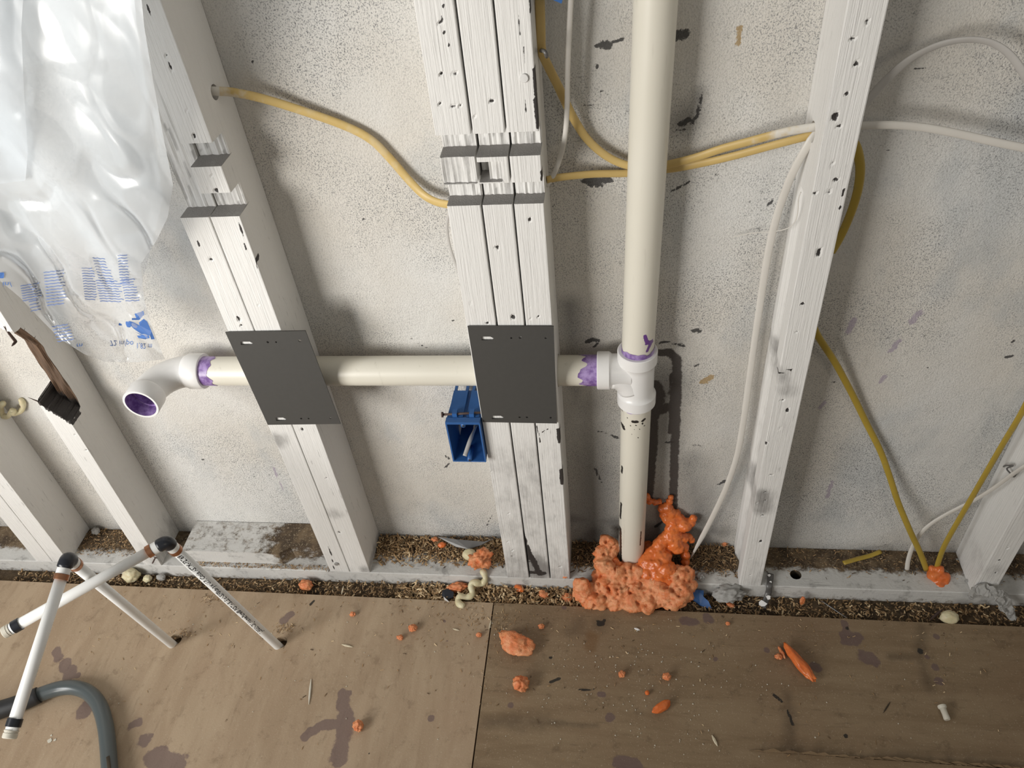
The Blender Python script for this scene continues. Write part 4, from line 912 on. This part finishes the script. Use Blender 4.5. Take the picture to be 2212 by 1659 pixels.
shard('white_flake', 'white flake under the black plastic scrap at the gap edge', 'paint flake', [onZ(958, 1289, -.0195), onZ(967, 1297, -.0195), onZ(970, 1301, -.0195), onZ(960, 1296, -.0195)], (0, 0, .001), 'fit')
# short painted strap over the sole plate edge
st = spline([onY(1665, 1240, .024), onY(1664, 1252, .012), onY(1662, 1266, -.0035), onY(1660, 1280, -.0065), onY(1654, 1298, -.018), onY(1648, 1311, -.030)], 30)
o = empty('metal_strap', st[0], 'dark metal strap with white paint chips bent over the sole plate beside the single stud', 'strap')
tube('strap_body', st, .0058, M['steel'], o, rb=.0026, seg=12, ref=(0, -.5, .85))
for (x, y, Y, s, n_) in [(1660, 1291, -.0175, 5, 1), (1647, 1304, -.029, 7, 2), (1664, 1258, .0035, 3.2, 3), (1662, 1243, .0185, 3, 4)]:
    c = onY(x, y, Y); rr = random.Random(n_)
    poly = [c + np.array((math.cos(a) * s * .001 * rr.uniform(.55, 1.3), math.sin(a) * s * .0007 * rr.uniform(.6, 1.3), math.sin(a) * s * .0006)) for a in np.linspace(0, 6.283, 8)[:-1]]
    v, f = extrude_poly(poly, (0, -.0005, .0010)); mesh('paint_chip', v, f, M['fit'], o)
# wall anchor plug
a0 = onZ(2034, 1524, ZF + .0070); a1 = onZ(2047, 1556, ZF + .0052); L_ = np.linalg.norm(a1 - a0)
an = empty('anchor_plug', (a0[0], a0[1], ZF), 'small white wall anchor plug on the floor at the right', 'anchor')
lathe('plug_collar', a0, a1, [(0, .0005), (0, .0068), (.003, .0070), (.005, .0058), (.0055, .004)], M['plug'], an, 20)
lathe('plug_shank', a0 + (a1 - a0) * .12, a1, [(0, .0040), (.002, .0050), (L_ * .45, .0047), (L_ * .75, .0052), (L_ * .85, .0045), (L_ * .86, .0005)], M['plug'], an, 18)
def sliver(label, a, b, wmm, mat='splinter', name='wood_splinter', cat='splinter', z=ZF):
    A_, B_ = onZ(*a, z + .0012), onZ(*b, z + .0012); P = np.array([A_, A_ * .65 + B_ * .35, A_ * .3 + B_ * .7, B_])
    v, f = tube_geo(P, np.array([.3, 1, .9, .25]) * wmm / 2000, np.array([.3, 1, .9, .3]) * wmm / 3000, 6, (0, 0, 1)); o = mesh(name, v, f, M[mat], None, False, base=A_); return tag(o, label, cat)
sliver('long white wood splinter on the left plywood', (672, 1467), (667, 1522), 4.2, 'plug')
sliver('pale wood splinter near the pipe shadow on the left plywood', (738, 1392), (762, 1398), 4.2)
sliver('pale wood splinter pointing down at the bottom middle of the floor', (1538, 1588), (1550, 1612), 5)
sliver('dark thin twig on the right plywood', (1923, 1516), (1908, 1540), 2.2, 'hole')
sliver('tan splinter at the panel seam near the gap', (1061, 1340), (1056, 1360), 3.4)
sliver('tan splinter left of the panel seam', (978, 1358), (992, 1362), 3.4)
sliver('yellow wood shred standing in the gap', (742, 1266), (738, 1284), 3.5, z=-.022)
sliver('brown stick leaning on the beige foam ball near the right edge', (2008, 1340), (2036, 1316), 5, 'nail', 'stick', 'stick', -.03)
sliver('thin black wire lying across the gap right of the single stud', (1775, 1298), (1830, 1335), 2.6, 'black', 'wire', 'wire', -.022)
sliver('small white crumb on the floor right of the dark knot', (1370, 1357), (1382, 1361), 5, 'fit', 'paint_flake', 'paint flake')
for k, (x, y, s) in enumerate([(108, 1600, 9), (119, 1599, 5), (111, 1589, 4)]):
    c = fz(x, y); rr = random.Random(k + 40)
    poly = [c + np.array((math.cos(a) * s * .0005 * rr.uniform(.7, 1.2), math.sin(a) * s * .0005 * rr.uniform(.6, 1.2), .0002)) for a in np.linspace(0, 6.283, 9)[:-1]]
    shard('paint_flake', ['largest of three white paint flakes inside the bend of the grey tube', 'right one of three white paint flakes inside the bend of the grey tube', 'smallest upper one of three white paint flakes inside the bend of the grey tube'][k], 'paint flake', poly, (0, 0, .0008), 'plug')
# crumpled plastic and paper
chunk('crumpled grey plastic wrap at the sole plate edge right of the blue scrap', gz(1572, 1292, -.026), (.030, .016, .014), 'paper', 41, .4, 2.0, .2, .4, sharp=.45, name='crumpled_plastic', cat='plastic')
chunk('small crumpled white scrap on the sole plate right of the foam mass', onZ(1512, 1250, .001), (.009, .008, .007), 'paper', 42, .5, 2.4, .2, .4, sharp=.5, name='crumpled_scrap', cat='paper')
P = spline([onY(2102, 1288, -.004), onY(2118, 1278, -.010), onY(2145, 1277, -.012), onY(2162, 1292, -.018), onY(2176, 1314, -.026), onY(2188, 1336, -.034)], 44)
v, f = tube_geo(P, np.interp(np.arange(len(P)), [0, 8, 18, 32, len(P) - 1], [.008, .017, .008, .0145, .006]), .0042, 16, (.2, -.7, .7)); v = np.array(v)
v = np.array([p + np.array((.0035 * fbm(p, 110, 3), .0050 * fbm(p + 5, 120, 3), .0050 * fbm(p + 9, 120, 3))) for p in v])
o = mesh('crumpled_paper', v, f, M['paper'], None, False, base=P[0]); tag(o, 'crumpled grey paper ribbon hanging over the sole plate at the right edge stud', 'paper')

# ------------------------------------------------------------------ shavings and crumbs: uncountable, one object per heap
def shavings(name, label, n, sampler, lmm, wmm, tone, up=.35, cat='wood shavings'):
    V_ = []; F_ = []; T_ = []
    for i in range(n):
        c = np.array(sampler()); L = rng.uniform(*lmm) / 1000; wd = rng.uniform(*wmm) / 1000
        a = rng.uniform(0, 6.283); el = rng.normal(0, up); d = np.array((math.cos(a) * math.cos(el), math.sin(a) * math.cos(el), math.sin(el)))
        s = np.array((-math.sin(a), math.cos(a), rng.normal(0, .5))); s /= np.linalg.norm(s); nn = np.cross(d, s); th_ = wd * rng.uniform(.18, .4); cv = L * rng.uniform(-.12, .25)
        o_ = len(V_)
        for t, b_ in ((-.5, 0), (0, cv), (.5, 0)):
            p = c + d * L * t + nn * b_
            V_ += [p - s * wd * .5, p + s * wd * .5, p + nn * th_]
        for k in (0, 3):
            F_ += [(o_ + k, o_ + k + 1, o_ + k + 4, o_ + k + 3), (o_ + k + 1, o_ + k + 2, o_ + k + 5, o_ + k + 4), (o_ + k + 2, o_ + k, o_ + k + 3, o_ + k + 5)]
        T_ += [min(1, max(0, rng.normal(*tone)))] * 9
    o = mesh(name, V_, F_, M['chips'], attrs=dict(tone=T_)); return tag(o, label, cat, kind='stuff')
def bay(x0, x1, y0=.016, y1=.086, h=.010, powr=.55, keep=None):
    def f():
        while True:
            x = rng.uniform(x0, x1); t = rng.uniform(0, 1) ** powr; y = y0 + (y1 - y0) * t
            if keep is None or keep(x, y): return (x, y, .0008 + rng.uniform(0, 1) ** 2 * h * t)
    return f
shavings('wood_shavings', 'wood shavings heaped on the sole plate between the stud pair and the triple stud', 2300, bay(-.402, -.128, h=.012, keep=lambda x, y: rng.uniform() < .45 + .55 * abs((x + .29) / .16)), (3, 12), (1.0, 3.4), (.46, .27))
shavings('wood_shavings', 'dark wood shavings around the foam behind the riser pipe', 1900, bay(.002, .316, h=.010, powr=.7, keep=lambda x, y: not (.05 < x < .19 and y < .05)), (3, 11), (.8, 2.2), (.30, .24))
shavings('wood_shavings', 'grey dust and shavings on the sole plate of the right bay', 380, bay(.362, .727, h=.004, powr=.5), (2, 8), (.6, 1.8), (.32, .25))
shavings('wood_shavings', 'brown dust and shavings on the sole plate between the two far left studs', 900, bay(-1.062, -.895, h=.006, powr=.6), (2, 7), (.6, 1.8), (.36, .22))
shavings('wood_shavings', 'shavings at the dark corner beside the right edge stud', 220, bay(.77, .92, h=.005), (2, 8), (.6, 2), (.25, .2))
shavings('wood_shavings', 'shavings along the front edge of the scrap block', 330, lambda: (rng.uniform(-.80, -.49), rng.uniform(.001, .012) + (.02 if rng.uniform() < .0 else 0), .0012), (2, 7), (.6, 1.6), (.40, .22))
def gap():
    x = rng.uniform(-1.2, .85); return (x, rng.uniform(-.044, -.003), -.037 + rng.uniform(0, 1) ** 1.5 * (.012 if -.62 < x < .06 else .006))
shavings('wood_shavings', 'wood shavings filling the gap between sole plate and plywood', 4200, gap, (2.5, 10), (.9, 3.2), (.42, .28))
def gapdense(): return (rng.uniform(-.35, .05), rng.uniform(-.044, -.003), -.035 + rng.uniform(0, 1) ** 1.4 * .014)
shavings('wood_shavings', 'coarse pale shavings in the gap left of the foam mass', 1300, gapdense, (4, 13), (1.4, 4), (.58, .25))
def flr():
    while True:
        x = rng.uniform(-1.0, .75); y = -.05 - abs(rng.normal(0, .11))
        if y > -.52 and rng.uniform() < (.9 if -.35 < x < .1 else .4): return (x, y, ZF + .0008)
shavings('wood_shavings', 'stray wood shavings scattered over the plywood floor', 420, flr, (2, 7), (.6, 1.6), (.5, .25), up=.12)
cl = [(-.16, -.075, .03), (-.2, -.07, .05), (-.72, -.06, .02), (-.55, -.12, .012), (-.12, -.1, .03), (-.75, -.14, .012)]
def clump(): c = cl[rng.integers(len(cl))]; return (c[0] + rng.normal(0, c[2]), min(-.05, c[1] + rng.normal(0, c[2] * .5)), ZF + .001)
shavings('wood_shavings', 'little clumps of shavings on the plywood near the seam', 330, clump, (2, 7), (.5, 1.4), (.42, .25), up=.2)
def specks():
    V_ = []; F_ = []
    for i in range(230):
        x, y = (rng.normal(.13, .11), rng.normal(-.20, .06)) if i < 150 else (rng.uniform(-.9, .7), rng.uniform(-.5, -.06))
        if y > -.05: continue
        v, f = box_geo((x, y, ZF + .0006), (rng.uniform(.0008, .0022), rng.uniform(.0007, .0016), .0012), rng.uniform(0, 3)); o_ = len(V_); V_ += v; F_ += [tuple(o_ + k for k in q_) for q_ in f]
    o = mesh('white_crumbs', V_, F_, M['plug']); tag(o, 'tiny white crumbs sprinkled on the plywood floor', 'crumbs', kind='stuff')
specks()

# ------------------------------------------------------------------ hanging clear plastic bag
bagx0 = -1.15
def bag_h(x, z, k=0):
    """depth of the film as a function of world x, z"""
    t = np.clip((z - .55) / .5, 0, 1)
    y = -.035 - .055 * t - .02 * np.clip((-.75 - x) / .3, 0, 1)
    y += (.010 * math.sin(x * 31 + 3 * z) + .006 * math.sin(x * 67 - z * 9 + 1.3 * math.sin(z * 14))) * (.5 + .7 * (1 - t))
    y += .010 * mnoise.noise(Vector((x * 13, z * 7, 3.1 + k))) + .007 * (1 - abs(mnoise.noise(Vector((x * 26 + z * 6, z * 15, 8 + k)))) * 2) * (1.15 - t)
    y += .010 * max(0, .16 - abs(mnoise.noise(Vector((x * 17 + z * 3, z * 9 - x * 5, 21 + k))))) / .16 * (1.1 - t)
    return y - .012 * k
def bag_pt(px, py, k=0, off=0.0):
    Y = -.05
    for _ in range(5): p = onY(px, py, Y); Y = bag_h(p[0], p[2], k)
    p = onY(px, py, Y - off); return p
bg_ = empty('plastic_bag', bag_pt(200, 300), 'clear plastic bag with blue print hanging at the upper left', 'plastic bag')
def film(name, top, bottom, right, nu, nv, k, milk):
    tx_, ty_ = zip(*top); bx_, by_ = zip(*bottom); rx, ry = zip(*right)
    v = []; mk = []
    for i in range(nu + 1):
        u = i / nu
        T = np.array((np.interp(u, np.linspace(0, 1, len(top)), tx_), np.interp(u, np.linspace(0, 1, len(top)), ty_)))
        Bm = np.array((np.interp(u, np.linspace(0, 1, len(bottom)), bx_), np.interp(u, np.linspace(0, 1, len(bottom)), by_)))
        for j in range(nv + 1):
            s = j / nv; p = T * (1 - s) + Bm * s
            rr = np.array((np.interp(s, np.linspace(0, 1, len(right)), rx), np.interp(s, np.linspace(0, 1, len(right)), ry)))
            p0 = np.array(top[-1]) * (1 - s) + np.array(bottom[-1]) * s
            p = p + (rr - p0) * u ** 3
            v.append(bag_pt(p[0], p[1], k)); mk.append(milk(p[0], p[1]))
    f = [(i * (nv + 1) + j, (i + 1) * (nv + 1) + j, (i + 1) * (nv + 1) + j + 1, i * (nv + 1) + j + 1) for i in range(nu) for j in range(nv)]
    return mesh(name, v, f, M['film'], bg_, True, dict(milk=mk))
Rt = [(300, -60), (312, 60), (330, 170), (352, 290), (374, 400), (362, 470), (338, 520), (304, 570), (312, 650), (330, 710), (356, 776)]
film('front_film', [(-90, -60), (60, -60), (180, -60), (300, -60)], [(-90, 560), (-20, 590), (40, 640), (90, 692), (130, 732), (180, 764), (225, 781), (290, 783), (356, 776)], Rt, 110, 190, 0,
     lambda x, y: np.interp(y, [0, 300, 480, 600, 700, 780], [.60, .56, .48, .36, .30, .26]))
film('back_film', [(-90, -60), (100, -60), (285, -60)], [(-90, 500), (20, 560), (90, 610), (160, 640), (230, 650), (300, 640)], [(285, -60), (296, 60), (318, 200), (338, 330), (352, 430), (330, 520), (300, 640)], 60, 90, -1,
     lambda x, y: np.interp(y, [0, 300, 520, 640], [.55, .48, .34, .15]))
film('folded_film', [(-90, -60), (-20, -60), (54, -60)], [(-90, 380), (-20, 400), (55, 390)], [(54, -60), (46, 60), (52, 200), (60, 330), (55, 390)], 36, 60, 1,
     lambda x, y: .55)
# print on the bag
def ribbon(segs, wpx):
    V_ = []; F_ = []
    for (x0, y0, x1, y1) in segs:
        n = max(2, int(abs(x1 - x0) / 5)); o_ = len(V_)
        for i in range(n + 1):
            t = i / n; x = x0 + (x1 - x0) * t; y = y0 + (y1 - y0) * t + .8 * math.sin(x * .5)
            V_ += [bag_pt(x, y - wpx / 2, 0, .0012), bag_pt(x, y + wpx / 2, 0, .0012)]
        F_ += [(o_ + 2 * i, o_ + 2 * i + 1, o_ + 2 * i + 3, o_ + 2 * i + 2) for i in range(n)]
    return V_, F_
sg = []; rr = random.Random(3)
def block(x0, x1, y0, y1, n, sl=0.0, shift=0.0):
    for i in range(n):
        y = y0 + (y1 - y0) * i / max(1, n - 1); xx0 = x0 + shift * i / n; e = x1 + shift * i / n - rr.choice([0, 0, 3, 10]) * (x1 - x0) / 60
        sg.append((xx0, y, e, y + sl * (e - xx0)))
block(94, 138, 589, 660, 12, -.12, 8); block(176, 203, 579, 646, 13, .05, 8); block(200, 232, 557, 606, 9, .10, 16); block(207, 262, 606, 650, 9, .04, 10); block(254, 275, 552, 612, 11, -.02, 6); block(262, 292, 604, 650, 9, -.03, 10)
block(44, 86, 618, 650, 7, -.16, 6); block(62, 84, 652, 672, 4, -.2, 6); block(112, 148, 706, 738, 6, -.15, 14)
o = mesh('fine_print', *ribbon(sg, 1.7), M['bagfine'], bg_); o['label'] = 'blurred blue lines of fine print'; o['kind'] = 'stuff'
def bag_text(body, x0, y0, x1, hpx, slope=0.0, flip=-1, mat='bagink', name='printed_text'):
    tv, tf = text_mesh(body, 1.0); tv[:, 0] -= tv[:, 0].min(); wd = tv[:, 0].max()
    pts = [bag_pt(x0 + a / wd * (x1 - x0), y0 + slope * a / wd * (x1 - x0) - flip * b_ * hpx, 0, .0014) for a, b_, c in tv]
    return mesh(name, pts, tf, M[mat], bg_)
bag_text('72 in/po', 238, 735, 288, 17, .04); bag_text('1,82 m', 296, 741, 328, 17, .06)
bag_text('in/', 6, 609, 26, 15, .03); bag_text('m', 166, 743, 178, 13, -.1)
def logo(polys):
    g = []
    for P in polys:
        g.append(([bag_pt(180 + x / 6.38, 540 + y / 6.38, 0, .0014) for x, y in P], [tuple(range(len(P)))]))
    v, f = join(g); return mesh('printed_logo', v, f, M['bagink'], bg_)
logo([[(585, 985), (640, 980), (700, 1000), (775, 1040), (765, 1000), (830, 950), (880, 985), (940, 1120), (985, 1230), (935, 1232), (920, 1180), (800, 1160), (700, 1090), (660, 1050), (640, 1070), (600, 1060), (583, 1020)],
      [(705, 880), (825, 840), (838, 890), (770, 965), (670, 965), (668, 940), (730, 940)], [(715, 1130), (800, 1165), (905, 1180), (915, 1215), (860, 1232), (760, 1215), (740, 1180), (800, 1178)], [(485, 1020), (500, 1005), (535, 1030), (525, 1042), (490, 1040)]])
logo([[(-1150, 310), (-1095, 310), (-1090, 350), (-1100, 390), (-1150, 390)]])

for names, g_ in ((('foam_chunk',), 'loose orange and beige foam pieces'), (('cable',), 'electrical cables in the stud bays'), (('wall_stud', 'stud_pair', 'triple_stud'), 'white painted wall studs'), (('stub_pipe',), 'white stub pipes'),
                  (('nail_plate',), 'dark steel nail plates'), (('wood_splinter',), 'wood splinters on the floor'), (('paint_flake', 'white_flake'), 'white paint flakes'), (('foam_worm',), 'beige foam worms'), (('pebble',), 'grey pebbles')):
    for o in COL.objects:
        if o.parent is None and o.name.split('.')[0] in names and 'label' in o: o['group'] = g_
